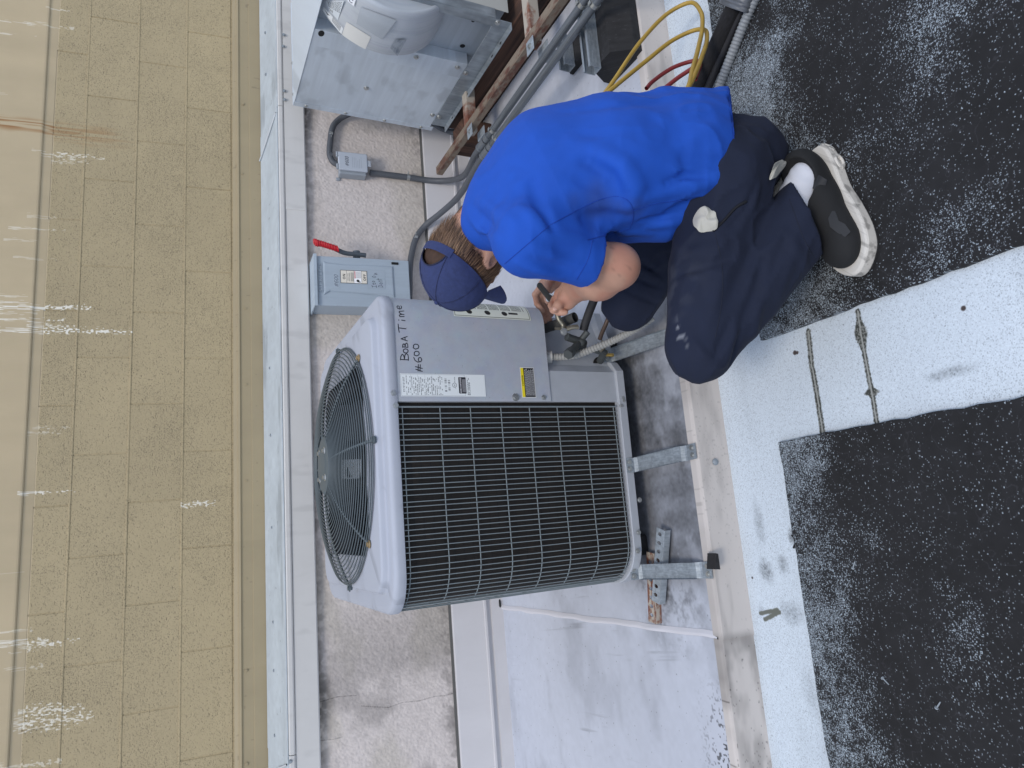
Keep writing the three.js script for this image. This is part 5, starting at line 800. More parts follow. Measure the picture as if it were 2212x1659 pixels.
  const SF = fold(shirt0, [
    [[[1190, 490], [1165, 440], [1150, 395]], -0.0170, .012], [[[1180, 500], [1150, 470], [1125, 450]], 0.0102, .012],
    [[[1240, 310], [1300, 330], [1345, 360], [1372, 405], [1365, 440]], 0.0153, .020], [[[1270, 350], [1320, 380], [1340, 420]], -0.0136, .016], [[[1230, 380], [1290, 400], [1340, 440]], -0.0085, .014],
    [[[1545, 395], [1500, 400], [1450, 410], [1400, 425]], 0.0119, .013], [[[1540, 430], [1490, 440], [1445, 455]], -0.0136, .010], [[[1530, 380], [1480, 380], [1440, 395]], -0.0102, .010], [[[1500, 470], [1450, 480], [1400, 490]], 0.0119, .010], [[[1480, 455], [1430, 470], [1385, 475]], -0.0102, .008],
    [[[1230, 210], [1330, 195], [1430, 195], [1540, 192]], 0.0085, .014], [[[1240, 240], [1340, 225], [1450, 215]], -0.0068, .016],
    [[[1015, 470], [1035, 495], [1060, 520]], 0.0085, .008], [[[1020, 450], [1050, 480], [1080, 500]], -0.0085, .010], [[[1035, 430], [1075, 460], [1110, 480]], 0.0068, .012],
    [[[1150, 560], [1195, 575], [1240, 590]], -0.0102, .010], [[[1120, 570], [1160, 585], [1210, 598]], 0.0085, .009], [[[1200, 505], [1240, 515], [1275, 525]], 0.0085, .012], [[[1170, 520], [1215, 540], [1260, 560]], -0.0068, .012],
    [[[1560, 260], [1520, 290], [1470, 310]], 0.0068, .016], [[[1590, 350], [1540, 350], [1480, 345]], -0.0102, .014], [[[1590, 290], [1545, 300]], 0.0085, .012], [[[1300, 480], [1350, 500], [1400, 505]], 0.0102, .012], [[[1260, 470], [1310, 465], [1350, 470]], -0.0085, .014]]);
  const spD = T3.clone().sub(T1).normalize(), wrink = (x, y, z) => {     // long drag folds running round and down the torso
    const s = x * spD.x + y * spD.y + z * spD.z, q = x * LA.x + y * LA.y + z * LA.z, e = z - .5 * x, sT = T2.dot(spD);
    const low = sst(sT + .02, sT - .16, s), sl = sst(.12, .02, cap(x, y, z, shL, slE, 0, 0) - .02);
    const r1 = 1 - Math.abs(2 * vn3(s * 9 + q * 10, q * 17 - s * 6, e * 8) - 1), r2 = 1 - Math.abs(2 * vn3(s * 26 - q * 9 + 7, q * 12 + s * 5, e * 14) - 1);
    return .007 * (r1 * r1 - .35) * (.35 + .6 * low) + .004 * (r2 * r2 - .35) * (.2 + .4 * low + .8 * sl);
  };
  const shirt = (x, y, z) => { const d = shirt0(x, y, z); return Math.abs(d) < .05 ? d - foldD(SF, x, y, z) - wrink(x, y, z) - .0016 * (vn3(x * 38, y * 38, z * 38) - .5) - .003 * (vn3(x * 11, y * 11, z * 11) - .5) : d; };
  const shC = lin(12, 76, 178), stain = cast(shirt0, 1290, 440), stain2 = cast(shirt0, 1365, 455);
  const sg = surfNet(shirt, V(.35, .02, -1.62), V(1.12, .9, -1.0), .0075, (x, y, z, o) => { const n = 1 + .10 * (vn3(x * 60, y * 60, z * 60) - .5) + .08 * (vn3(x * 9, y * 9, z * 9) - .5), dd = Math.hypot(x - stain.x, y - stain.y, z - stain.z), d2 = Math.hypot(x - stain2.x, y - stain2.y, z - stain2.z), s = .35 * sst(.075, .01, dd + .04 * (vn3(x * 40, y * 40, z * 40) - .5)) + .22 * sst(.05, .01, d2 + .03 * (vn3(x * 50, y * 50, z * 50) - .5)); o[0] = shC[0] * n * (1 - s) + .03 * s; o[1] = shC[1] * n * (1 - s) + .03 * s; o[2] = shC[2] * n * (1 - s) + .03 * s; });
  const shirtM = add('shirt', loc(sg), std({ vertexColors: true, roughness: .85 }), man);
  const seamM = std({ color: rgb(14, 62, 158), roughness: .9 });
  const seam = (list, sdf, parent, mat, r = .0009, name = 'seam') => { for (const l of list) { const c = new THREE.CatmullRomCurve3(l.map(([x, y]) => V(x, y, 0))); const p = c.getPoints(Math.max(12, l.length * 7)).map(q => cast(sdf, q.x, q.y)); add(name, loc(tube(p, r, p.length * 2, 5)), mat, parent); } };
  seam([[[1187, 487], [1160, 510], [1125, 540], [1090, 570]], [[1187, 487], [1240, 458], [1300, 430], [1340, 425], [1362, 440], [1368, 470], [1360, 495]], [[1368, 455], [1420, 440], [1490, 432], [1535, 432]], [[1572, 190], [1578, 230], [1585, 290], [1584, 340], [1578, 395]], [[1280, 518], [1270, 560], [1246, 604]], [[1360, 495], [1320, 505], [1270, 518]]], shirt, shirtM, seamM);
  // ---- trousers
  const shinE = kneeL.clone().lerp(ankL, .93), shinD = ankL.clone().sub(kneeL).normalize(), butt = atZ(1608, 342, -1.15), hA = atZ(1690, 402, -1.12), hB = atZ(1772, 552, -1.05), hemPt = hA.clone().lerp(hB, .5), shinEnd = atZ(1738, 470, -1.07);
  const hemD = hB.clone().sub(hA).normalize(), hemS = shinD.clone().cross(hemD).normalize(), cutN = hemD.clone().cross(hemS).normalize(); if (cutN.dot(shinD) < 0) cutN.negate();
  const pant0 = (x, y, z) => {
    let d = cap(x, y, z, hipL, kneeL, .098, .073);
    d = smin(d, cap(x, y, z, hipR, kneeR, .098, .074), .04);
    d = smin(d, cap(x, y, z, hipL, hipR, .108, .10), .05);
    d = smin(d, cap(x, y, z, butt, hipR, .094, .09), .05);
    let s = cap(x, y, z, kneeL, shinEnd, .070, .082); s = smax(s, (x - hemPt.x) * cutN.x + (y - hemPt.y) * cutN.y + (z - hemPt.z) * cutN.z, .004);
    d = smin(d, s, .009);
    d = smin(d, cap(x, y, z, kneeR, ankR, .066, .058), .025);
    d = Math.max(d, -(y - .012));
    return d;
  };
  const PF = fold(pant0, [
    [[[1580, 790], [1590, 760], [1600, 720]], -0.0150, .009], [[[1560, 790], [1575, 750], [1590, 700]], 0.0120, .009], [[[1545, 770], [1560, 735], [1580, 690]], -0.0105, .008], [[[1610, 770], [1625, 720], [1640, 660]], 0.0105, .011], [[[1600, 700], [1630, 640], [1650, 560]], -0.0120, .010],
    [[[1500, 740], [1520, 770], [1550, 790]], 0.0090, .010], [[[1530, 700], [1550, 640], [1570, 580]], 0.0060, .016],
    [[[1440, 560], [1500, 545], [1560, 530]], 0.0090, .012], [[[1460, 600], [1520, 575], [1580, 560]], -0.0090, .012], [[[1600, 480], [1625, 440], [1640, 400]], 0.0105, .010], [[[1570, 500], [1610, 460], [1630, 410]], -0.0105, .010], [[[1620, 520], [1650, 470], [1670, 420]], 0.0075, .010],
    [[[1350, 560], [1390, 570], [1425, 590]], -0.0090, .008], [[[1345, 590], [1385, 605], [1425, 620]], -0.0090, .008], [[[1340, 620], [1380, 640], [1425, 655]], -0.0075, .009], [[[1355, 575], [1395, 588], [1425, 605]], 0.0075, .007],
    [[[1680, 640], [1700, 590], [1720, 540]], 0.0075, .012], [[[1660, 600], [1690, 540], [1710, 480]], -0.0075, .012], [[[1740, 580], [1720, 540], [1700, 500]], 0.0060, .012]]);
  const pant = (x, y, z) => { const d = pant0(x, y, z); return Math.abs(d) < .05 ? d - foldD(PF, x, y, z) - .007 * ((1 - Math.abs(2 * vn3(x * 13 + y * 9, y * 22, z * 15 - x * 6) - 1)) ** 2 - .35) - .0018 * (vn3(x * 34, y * 34, z * 34) - .5) - .004 * (vn3(x * 12, y * 12, z * 12) - .5) : d; };
  const pc = lin(15, 25, 48), chalk = [[1465, 705], [1470, 728], [1462, 690], [1485, 745], [1385, 605]].map(([x, y], i) => [cast(pant0, x, y), [.005, .009, .005, .004, .003][i]]), dust = cast(pant0, 1450, 620);
  const pg = surfNet(pant, V(.2, -.01, -1.74), V(1.05, .46, -.98), .0075, (x, y, z, o) => { let n = 1 + .14 * (vn3(x * 60, y * 60, z * 60) - .5) + .12 * (vn3(x * 8, y * 8, z * 8) - .5), w = 0; for (const [p, r] of chalk) { const q = Math.hypot(x - p.x, y - p.y, z - p.z); w = Math.max(w, .5 * sst(r * 1.2, r * .4, q + r * 1.4 * (vn3(x * 160, y * 160, z * 160) - .5))); } w = Math.max(w, .05 * sst(.12, .02, Math.hypot(x - dust.x, y - dust.y, z - dust.z)) * sst(.4, .7, vn3(x * 70, y * 30, z * 70))); o[0] = mix(pc[0] * n, .36, w); o[1] = mix(pc[1] * n, .38, w); o[2] = mix(pc[2] * n, .42, w); });
  const pantM = add('trousers', loc(pg), std({ vertexColors: true, roughness: .88 }), man);
  seam([[[1478, 610], [1520, 600], [1540, 640], [1545, 690]], [[1480, 800], [1500, 760]], [[1545, 505], [1560, 580], [1558, 660], [1545, 730]], [[1760, 560], [1738, 520], [1705, 430]]].slice(2), pant, pantM, std({ color: rgb(16, 25, 44) }), .0009);
  const slit = [[1540, 500], [1565, 475], [1590, 448], [1612, 435]]; seam([slit], pant, pantM, std({ color: rgb(8, 12, 22) }), .0032, 'pocket_slit');
  // white pocket linings pulled out
  const cloth = (pts, label) => {
    const c0 = pts[0], ring = new THREE.CatmullRomCurve3(pts.slice(1).map(([x, y]) => V(x, y, 0)), true).getPoints(36).slice(0, 36), P = [], I = [], NR = 7, off = V(0, .35, .9).normalize();
    const at = (x, y, h) => cast(pant0, x, y).addScaledVector(off, h); { const p = at(c0[0], c0[1], .016); P.push(p.x, p.y, p.z); }
    for (let r = 1; r <= NR; r++) ring.forEach((q, i) => { const t = r / NR, x = mix(c0[0], q.x, t), y = mix(c0[1], q.y, t), a = i / 36 * Math.PI * 2, h = .005 + .008 * Math.sqrt(Math.max(0, 1 - t * t)) + .007 * (vn(x * .11, y * .11) - .5) + .005 * Math.sin(a * 3 + t * 4) * t; const p = at(x, y, h); P.push(p.x, p.y, p.z); });
    for (let i = 0; i < 36; i++) { const b = (i + 1) % 36; I.push(0, 1 + i, 1 + b); for (let r = 0; r < NR - 1; r++) { const o = 1 + r * 36; I.push(o + i, o + 36 + i, o + b, o + b, o + 36 + i, o + 36 + b); } }
    const g = new THREE.BufferGeometry(); g.setAttribute('position', new THREE.Float32BufferAttribute(P, 3)); g.setIndex(I); g.computeVertexNormals(); const m = add('pocket_lining', loc(g), std({ color: rgb(184, 182, 172), roughness: .9 }), pantM); m.userData.label = label; };
  cloth([[1520, 475], [1530, 447], [1540, 455], [1547, 478], [1547, 496], [1530, 500], [1508, 504], [1498, 492], [1497, 474], [1505, 458], [1518, 450]], 'white pocket lining pulled out at the hip');
  cloth([[1680, 362], [1690, 347], [1697, 350], [1694, 362], [1684, 374], [1672, 388], [1661, 392], [1664, 375], [1670, 358]], 'white pocket lining pulled out at the back');
  // ---- skin: arms, hands, neck and head as one body
  const F = (a) => a.map(([x, y, z]) => atZ(x, y, z));
  const handL = { palm: F([[1238, 626, -1.43], [1213, 637, -1.465], [1220, 647, -1.46], [1227, 652, -1.452]]), fingers: [F([[1213, 636, -1.47], [1199, 646, -1.492], [1191, 660, -1.486], [1194, 671, -1.47]]), F([[1217, 644, -1.468], [1206, 656, -1.488], [1200, 668, -1.478], [1205, 675, -1.462]]), F([[1222, 650, -1.462], [1214, 663, -1.48], [1209, 672, -1.468], [1214, 676, -1.452]]), F([[1227, 655, -1.454], [1221, 666, -1.467], [1219, 673, -1.456], [1222, 675, -1.446]])], thumb: F([[1230, 636, -1.434], [1216, 645, -1.442], [1206, 658, -1.446], [1198, 668, -1.45]]) };
  const handR = { palm: F([[1203, 598, -1.74], [1176, 616, -1.775], [1183, 620, -1.80], [1168, 640, -1.83]]), fingers: [F([[1170, 618, -1.77], [1156, 636, -1.80], [1160, 656, -1.82], [1172, 672, -1.815]]), F([[1172, 628, -1.795], [1160, 648, -1.83], [1166, 672, -1.84], [1177, 694, -1.83]]), F([[1178, 634, -1.81], [1170, 655, -1.835], [1178, 672, -1.838], [1188, 690, -1.826]]), F([[1185, 636, -1.82], [1180, 654, -1.84], [1186, 668, -1.842], [1192, 680, -1.83]])], thumb: F([[1192, 606, -1.735], [1183, 617, -1.722], [1180, 634, -1.716], [1183, 650, -1.712]]) };
  const FR = [[.0105, .0095, .0088, .0078], [.0108, .0098, .009, .008], [.0103, .0094, .0086, .0076], [.0092, .0084, .0076, .0066]], TRd = [.0135, .0125, .0112, .0092];
  const fmid = atZ(1293, 604, -1.29);
  const arms = (x, y, z) => {
    let d = cap(x, y, z, shL, elL, .052, .041); d = smin(d, cap(x, y, z, elL, wrL, .043, .0265), .02);
    d = smin(d, cap(x, y, z, elL, fmid, .040, .044), .03); d = smin(d, cap(x, y, z, fmid, wrL, .043, .027), .02);
    let e = cap(x, y, z, shR, elR, .052, .042); e = smin(e, cap(x, y, z, elR, wrR, .043, .0265), .02); d = Math.min(d, e);
    for (const [h, w] of [[handL, wrL], [handR, wrR]]) {
      let p = cap(x, y, z, w, h.palm[1], .0245, .017); p = smin(p, cap(x, y, z, w, h.palm[2], .0245, .0175), .012); p = smin(p, cap(x, y, z, w, h.palm[3], .0245, .017), .012); p = smin(p, cap(x, y, z, h.palm[1], h.palm[3], .0165, .0165), .012);
      h.fingers.forEach((f, i) => { let q = 9; for (let s = 0; s < 3; s++) q = smin(q, cap(x, y, z, f[s], f[s + 1], FR[i][s], FR[i][s + 1]), .003); p = smin(p, q, .006); });
      let q = 9; for (let s = 0; s < 3; s++) q = smin(q, cap(x, y, z, h.thumb[s], h.thumb[s + 1], TRd[s], TRd[s + 1]), .004); p = smin(p, q, .009);
      d = smin(d, p, .014);
    }
    return d;
  };
  // head frame from what the photo shows of cap, ear and brim
  const sx = (r, dn, t) => RT.clone().multiplyScalar(r).addScaledVector(DN, dn).addScaledVector(FW, -t);
  const hf = sx(-.45, .45, -.77).normalize(), hl = sx(-.295, .72, .594); hl.addScaledVector(hf, -hl.dot(hf)).normalize(); const hu = hf.clone().cross(hl).normalize();
  if (hu.dot(sx(-.82, -.5, .2)) < 0) hu.negate();
  const hp = (l, u, f) => hc.clone().addScaledVector(hl, l).addScaledVector(hu, u).addScaledVector(hf, f);
  const ell = (l, u, f, a, b, c) => { const k0 = Math.hypot(l / a, u / b, f / c), k1 = Math.hypot(l / (a * a), u / (b * b), f / (c * c)); return k1 < 1e-6 ? -Math.min(a, b, c) : k0 * (k0 - 1) / k1; };
  const nkB = nk.clone().lerp(T4, .3), nkT = hp(0, -.05, -.035);
  const head = (x, y, z) => {
    const px = x - hc.x, py = y - hc.y, pz = z - hc.z, l = px * hl.x + py * hl.y + pz * hl.z, u = px * hu.x + py * hu.y + pz * hu.z, f = px * hf.x + py * hf.y + pz * hf.z, al = Math.abs(l);
    let d = ell(l, u - .025, f + .008, .074, .088, .092);
    d = smin(d, ell(l, u + .045, f - .03, .058, .062, .058), .035);
    d = smin(d, ell(l, u + .088, f - .062, .026, .020, .022), .03);                         // chin
    d = smin(d, ell(l, u + .02, f - .096, .011, .022, .014), .012);                          // nose
    d = smin(d, ell(l, u + .034, f - .101, .013, .009, .012), .008);
    d = smin(d, ell(l, u + .062, f - .084, .020, .006, .008), .006);                         // lips
    d = smax(d, -ell(al - .03, u - .004, f - .092, .014, .010, .014), .012);                 // eye hollows
    d = smin(d, ell(al - .03, u - .004, f - .072, .011, .010, .011), .004);
    // ears
    let e = ell(al - .079, u + .012, f + .012, .010, .033, .021); e = smax(e, -ell(al - .088, u + .010, f + .008, .007, .019, .011), .004); e = smin(e, ell(al - .075, u + .010, f + .004, .008, .012, .008), .006);
    d = smin(d, e, .006);
    d = smin(d, cap(x, y, z, nkT, nkB, .054, .064), .03);
    return d;
  };
  const sk = lin(184, 142, 121), skr = lin(178, 118, 98);
  const skinC = (x, y, z, o) => { const n = 1 + .10 * (vn3(x * 90, y * 90, z * 90) - .5) + .12 * (vn3(x * 20, y * 20, z * 20) - .5), t = .5 * sst(.4, .8, vn3(x * 30 + 5, y * 30, z * 30)); const h = sst(.72, .9, vn3(x * 420, y * 160, z * 420)) * .3 * sst(.4, .6, vn3(x * 14, y * 14, z * 14)); for (let i = 0; i < 3; i++) o[i] = mix(sk[i], skr[i], t) * n * (1 - h); };
  const ga = surfNet(arms, V(.30, .28, -1.92), V(.98, .84, -1.08), .0072, skinC);
  const hb = 0.06; const gh1 = surfNet(arms, atZ(1212, 648, -1.46).add(V(-.085, -.085, -.085)), atZ(1212, 648, -1.46).add(V(.085, .085, .085)), .0032, skinC);
  const hd = surfNet(head, hc.clone().add(V(-.2, -.24, -.2)), hc.clone().add(V(.25, .2, .25)), .0042, skinC);
  // cut the coarse arm mesh where the fine hand grids stand
  const boxes = [[atZ(1212, 648, -1.46), .082], [atZ(1175, 640, -1.79), .088]];
  const cut = (g, keep) => { const p = g.attributes.position, ix = g.index.array, out = []; for (let i = 0; i < ix.length; i += 3) { const a = ix[i], x = p.getX(a), y = p.getY(a), z = p.getZ(a); if (keep(x, y, z)) out.push(ix[i], ix[i + 1], ix[i + 2]); } g.setIndex(out); return g; };
  const inB = (x, y, z, [c, r], m) => Math.abs(x - c.x) < r - m && Math.abs(y - c.y) < r - m && Math.abs(z - c.z) < r - m;
  const gR = surfNet(arms, boxes[1][0].clone().addScalar(-.09), boxes[1][0].clone().addScalar(.09), .0032, skinC);
  cut(ga, (x, y, z) => !boxes.some(b => inB(x, y, z, b, .008)));
  cut(gh1, (x, y, z) => inB(x, y, z, boxes[0], 0)); cut(gR, (x, y, z) => inB(x, y, z, boxes[1], 0));
  const core = surfNet((x, y, z) => Math.min(cap(x, y, z, T1, T3, .08, .08), cap(x, y, z, T3, nkB, .07, .055)), V(.5, .1, -1.5), V(1.0, .9, -1.05), .012, skinC);
  const merged = mergeGeometries([ga, gh1, gR, hd, core]);
  const bodyM = add('body', loc(merged), new THREE.MeshPhysicalMaterial({ vertexColors: true, roughness: .62, side: THREE.DoubleSide }), man);
  const nailM = std({ color: rgb(206, 166, 150), roughness: .35 });
  for (const f of [handL.fingers[0], handR.thumb, handL.thumb]) { const a = f[2], b = f[3], d = b.clone().sub(a).normalize(), c = V(0, H, 0).sub(b).normalize(); const n = c.addScaledVector(d, -c.dot(d)).normalize(); const g = new THREE.SphereGeometry(.0052, 10, 8).scale(1, 1, .3); g.applyQuaternion(new THREE.Quaternion().setFromUnitVectors(V(0, 0, 1), n)); const p = b.clone().addScaledVector(n, .0078); add('fingernail', loc(g.translate(p.x, p.y, p.z)), nailM, bodyM); }
  // ---- hair: strands over the back and side of the head
  {
    const P = [], N = [], C = [], c1 = lin(112, 84, 62), c2 = lin(66, 46, 34), c3 = lin(150, 118, 88);
    const strand = (root, nor, dir, len, w, col) => { const side = dir.clone().cross(nor).normalize().multiplyScalar(w); let p = root.clone(), d = dir.clone(); const pts = [p.clone()]; for (let s = 0; s < 4; s++) { p = p.clone().addScaledVector(d, len / 4); d.addScaledVector(hu, -.14).addScaledVector(nor, -.06).normalize(); pts.push(p); } for (let s = 0; s < 4; s++) { const w0 = 1 - s / 4.3, w1 = 1 - (s + 1) / 4.3, a = pts[s], b = pts[s + 1]; const A = a.clone().addScaledVector(side, w0), B = a.clone().addScaledVector(side, -w0), C1 = b.clone().addScaledVector(side, w1), D = b.clone().addScaledVector(side, -w1); for (const q of [A, B, C1, C1, B, D]) { P.push(q.x, q.y, q.z); const nn = nor.clone().addScaledVector(side, 120 * (q === A || q === C1 ? 1 : -1)).normalize(); N.push(nn.x, nn.y, nn.z); C.push(...col); } } };
    const surf = (az, el) => { const cl = Math.cos(el), l = Math.sin(az) * cl, f = -Math.cos(az) * cl, u = Math.sin(el); const a = hp(.076 * l, .025 + .090 * u, -.008 + .094 * f); const n = hl.clone().multiplyScalar(l / .076).addScaledVector(hu, u / .09).addScaledVector(hf, f / .094).normalize(); return [a, n]; };
    const put = (az, el, len, lift) => { const [a, n] = surf(az, el); a.addScaledVector(n, -.003); const d = hu.clone().multiplyScalar(-1).addScaledVector(n, lift).addScaledVector(hl, .25 * (rnd() - .5)).addScaledVector(hf, .22 * (rnd() - .5) + (Math.abs(az) > 1.2 ? .15 : 0)).normalize(); const t = rnd(), col = t < .6 ? c1 : t < .85 ? c2 : c3, k = .8 + .4 * rnd(); strand(a, n, d, len * (.7 + .6 * rnd()), .0011, col.map(v => v * k)); };
    for (let i = 0; i < 4200; i++) { const az = (rnd() - .5) * 4.1, aa = Math.abs(az), low = aa < 1.15 ? -1.2 : aa < 1.62 ? -.18 : -.62, hi = .3; const el = mix(low, hi, Math.pow(rnd(), .8)); if (aa > 1.25 && aa < 1.6 && el < -.12) continue; put(az, el, aa > .95 && aa < 1.7 && el < .2 ? .016 : el < -.55 ? .026 : .036, el < -.6 ? .25 : .45); }
    for (let i = 0; i < 900; i++) put((rnd() - .5) * 1.0, .15 + .75 * rnd(), .034, .55);       // tuft in the cap's back opening
    for (let i = 0; i < 380; i++) put(1.72 + .3 * rnd(), -.55 + .8 * rnd(), .032, .5);          // sideburn and fringe by the brim
    for (let i = 0; i < 1500; i++) { const t = rnd() * .55, a = (rnd() - .5) * 2.6, ax = nkB.clone().sub(nkT).normalize(), bk = hf.clone().negate(); bk.addScaledVector(ax, -bk.dot(ax)).normalize(); const sd = ax.clone().cross(bk), n = bk.clone().multiplyScalar(Math.cos(a)).addScaledVector(sd, Math.sin(a)), r = mix(.054, .064, t) - .002; const root = nkT.clone().lerp(nkB, t).addScaledVector(n, r), k = .8 + .4 * rnd(); strand(root, n, ax.clone().addScaledVector(n, .3).addScaledVector(sd, .3 * (rnd() - .5)).normalize(), .022 + .012 * rnd(), .0011, (rnd() < .65 ? c1 : c2).map(v => v * k)); }
    const g = new THREE.BufferGeometry(); g.setAttribute('position', new THREE.Float32BufferAttribute(P, 3)); g.setAttribute('color', new THREE.Float32BufferAttribute(C, 3)); g.computeVertexNormals();
    add('hair', loc(g), std({ vertexColors: true, roughness: .55 }), man);
    // scalp under the strands
    const sg2 = surfNet((x, y, z) => { const px = x - hc.x, py = y - hc.y, pz = z - hc.z, l = px * hl.x + py * hl.y + pz * hl.z, u = px * hu.x + py * hu.y + pz * hu.z, f = px * hf.x + py * hf.y + pz * hf.z; let d = ell(l, u - .025, f + .008, .077, .091, .095); d = smax(d, f - .045, .01); d = smax(d, -(u + .055 + .25 * (f + .1)), .01); if (f > -.045) d = smax(d, -(u + .002 - (f > .012 ? .03 : 0)), .008); return d; }, hc.clone().addScalar(-.15), hc.clone().addScalar(.15), .006, (x, y, z, o) => { const k = .7 + .6 * vn3(x * 200, y * 90, z * 200); o[0] = c2[0] * k; o[1] = c2[1] * k; o[2] = c2[2] * k; });
    add('hair_base', loc(sg2), std({ vertexColors: true, roughness: .8 }), man);
  }
  // ---- cap with open back, strap, brim
  {
    const cm = std({ map: dataTex(256, 256, (u, v, o) => { const k = 1 + .18 * (fbm(u * 14, v * 14, 4) - .5) + .1 * (vn(u * 120, v * 120) - .5); o[0] = 47 * k; o[1] = 58 * k; o[2] = 100 * k; }), roughness: .9 });
    const a = .080, c = .097, b = .086, u0 = .044, tilt = .10, na = 64, ne = 24, P = [], U = [], I = [];
    const pt = (az, e, off = 0) => { const cl = Math.cos(e); const ff = Math.cos(az) * (c + off) * cl, ll = Math.sin(az) * (a + off) * cl, uu = u0 + Math.sin(e) * (b + off) - tilt * ff * Math.cos(e) * -1 * .0; return hp(ll, uu + .06 * ff, ff - .006); };
    const vt = (i, j) => { const az = i / na * Math.PI * 2, back = Math.abs(Math.PI - az), arch = back < .52 ? .56 * Math.sqrt(1 - (back / .52) ** 2) : 0; const e = mix(arch, Math.PI / 2, j / ne); return pt(az, e, .0015 * (vn(i * .7, j * .9) - .5) + .001); };
    for (let i = 0; i <= na; i++) for (let j = 0; j <= ne; j++) { const p = vt(i % na, j); P.push(p.x, p.y, p.z); U.push(i / na * 5, j / ne * 2); if (i && j) { const q = i * (ne + 1) + j; I.push(q - ne - 2, q - 1, q - ne - 1, q - ne - 1, q - 1, q); } }
    const g = new THREE.BufferGeometry(); g.setAttribute('position', new THREE.Float32BufferAttribute(P, 3)); g.setAttribute('uv', new THREE.Float32BufferAttribute(U, 2)); g.setIndex(I); g.computeVertexNormals();
    const capM2 = add('cap', loc(g), cm, man);
    // strap across the opening
    const band = (az0, az1, e0, e1, off) => { const P = [], U = [], I = [], n = 20; for (let i = 0; i <= n; i++) for (const e of [e0, e1]) { const p = pt(mix(az0, az1, i / n), e, off); P.push(p.x, p.y, p.z); U.push(i / 6, e * 3); if (i && e === e1) { const q = i * 2 + 1; I.push(q - 3, q - 1, q - 2, q - 2, q - 1, q); } } const g = new THREE.BufferGeometry(); g.setAttribute('position', new THREE.Float32BufferAttribute(P, 3)); g.setAttribute('uv', new THREE.Float32BufferAttribute(U, 2)); g.setIndex(I); g.computeVertexNormals(); return loc(g); };
    add('back_strap', band(Math.PI - .6, Math.PI + .6, -.06, .17, .004), cm, capM2);
    add('strap_edge', loc(tube([...Array(15)].map((_, i) => pt(Math.PI - .52 + 1.04 * i / 14, .56 * Math.sqrt(Math.max(0, 1 - ((i / 14 - .5) * 2) ** 2)), .002)), .0016, 40, 5)), std({ color: rgb(28, 32, 58) }), capM2);
    for (let k = 0; k < 6; k++) { const az = k * Math.PI / 3 + Math.PI / 6; add('panel_seam', loc(tube([...Array(12)].map((_, i) => pt(az, .05 + (Math.PI / 2 - .05) * i / 11, .0015)), .0009, 24, 4)), std({ color: rgb(34, 42, 78) }), capM2); }
    add('top_button', loc(new THREE.SphereGeometry(.006, 12, 8).translate(...pt(0, Math.PI / 2, .002).toArray())), cm, capM2);
    const BP = [], BU = [], BI = [], n = 22; for (let i = 0; i <= n; i++) for (let j = 0; j <= 8; j++) { const az = mix(-1.0, 1.0, i / n), e0 = pt(az, 0, .001), reach = .084 * Math.pow(Math.cos(az * 1.45), .55) * j / 8; const q = e0.clone().addScaledVector(hf, reach).addScaledVector(hu, -.42 * reach - .022 * (az * az) * (j / 8)); BP.push(q.x, q.y, q.z); BU.push(i / 8, j / 8); if (i && j) { const k = i * 9 + j; BI.push(k - 10, k - 9, k - 1, k - 1, k - 9, k); } }
    const bg = new THREE.BufferGeometry(); bg.setAttribute('position', new THREE.Float32BufferAttribute(BP, 3)); bg.setAttribute('uv', new THREE.Float32BufferAttribute(BU, 2)); bg.setIndex(BI); bg.computeVertexNormals(); const b2 = bg.clone(); { const p = b2.attributes.position, q = b2.attributes.normal, s = Math.sign(V(q.getX(40), q.getY(40), q.getZ(40)).dot(hu)) || 1; for (let i = 0; i < p.count; i++) p.setXYZ(i, p.getX(i) - hu.x * .003, p.getY(i) - hu.y * .003, p.getZ(i) - hu.z * .003); }
    add('cap_brim', loc(mergeGeometries([bg, b2])), cm, capM2);
  }
  // ---- left shoe and sock, right shoe behind
  const upM = std({ color: rgb(26, 27, 29), roughness: .85 }), upG = std({ color: rgb(38, 40, 44), roughness: .7 }), soM = std({ map: dataTex(256, 128, (u, v, o) => { const k = 1 - .25 * sst(.45, .75, fbm(u * 14, v * 7, 4)); o[0] = 208 * k; o[1] = 204 * k; o[2] = 196 * k; }), roughness: .7 }), trM = std({ color: rgb(40, 40, 42), roughness: .9 });
  const shoe = (hl0, tl0, flip) => {
    const a = tl0.clone().sub(hl0); const yaw = Math.atan2(-a.z, a.x); const t = new THREE.Group();
    const fx = (l, h, q) => { const c = Math.cos(yaw), s = Math.sin(yaw); return V(hl0.x + l * c + q * s, hl0.y + h, hl0.z - l * s + q * c); };
    const sd = (x, y, z) => { const px = x - hl0.x, pz = z - hl0.z, c = Math.cos(yaw), s = Math.sin(yaw), l = px * c - pz * s, q = px * s + pz * c, h = y - hl0.y; let d = ell(q, h - .072, l - .045, .039, .046, .052); d = smin(d, ell(q, h - .055, l - .13, .042, .046, .085), .03); d = smin(d, ell(q, h - .05, l - .225, .047, .036, .062), .03); d = smin(d, ell(q, h - .09, l - .06, .037, .026, .052), .03); d = smax(d, -(h - .03), .004); d = smax(d, -ell(q, h - .132, l - .08, .05, .054, .06), .006); d -= .0012 * (vn3(x * 50, y * 50, z * 50) - .5); return d; };
    const g = surfNet(sd, V(Math.min(hl0.x, tl0.x) - .06, hl0.y, Math.min(hl0.z, tl0.z) - .07), V(Math.max(hl0.x, tl0.x) + .06, hl0.y + .16, Math.max(hl0.z, tl0.z) + .07), .0048);
    const up = add('shoe', loc(g), upM, man);
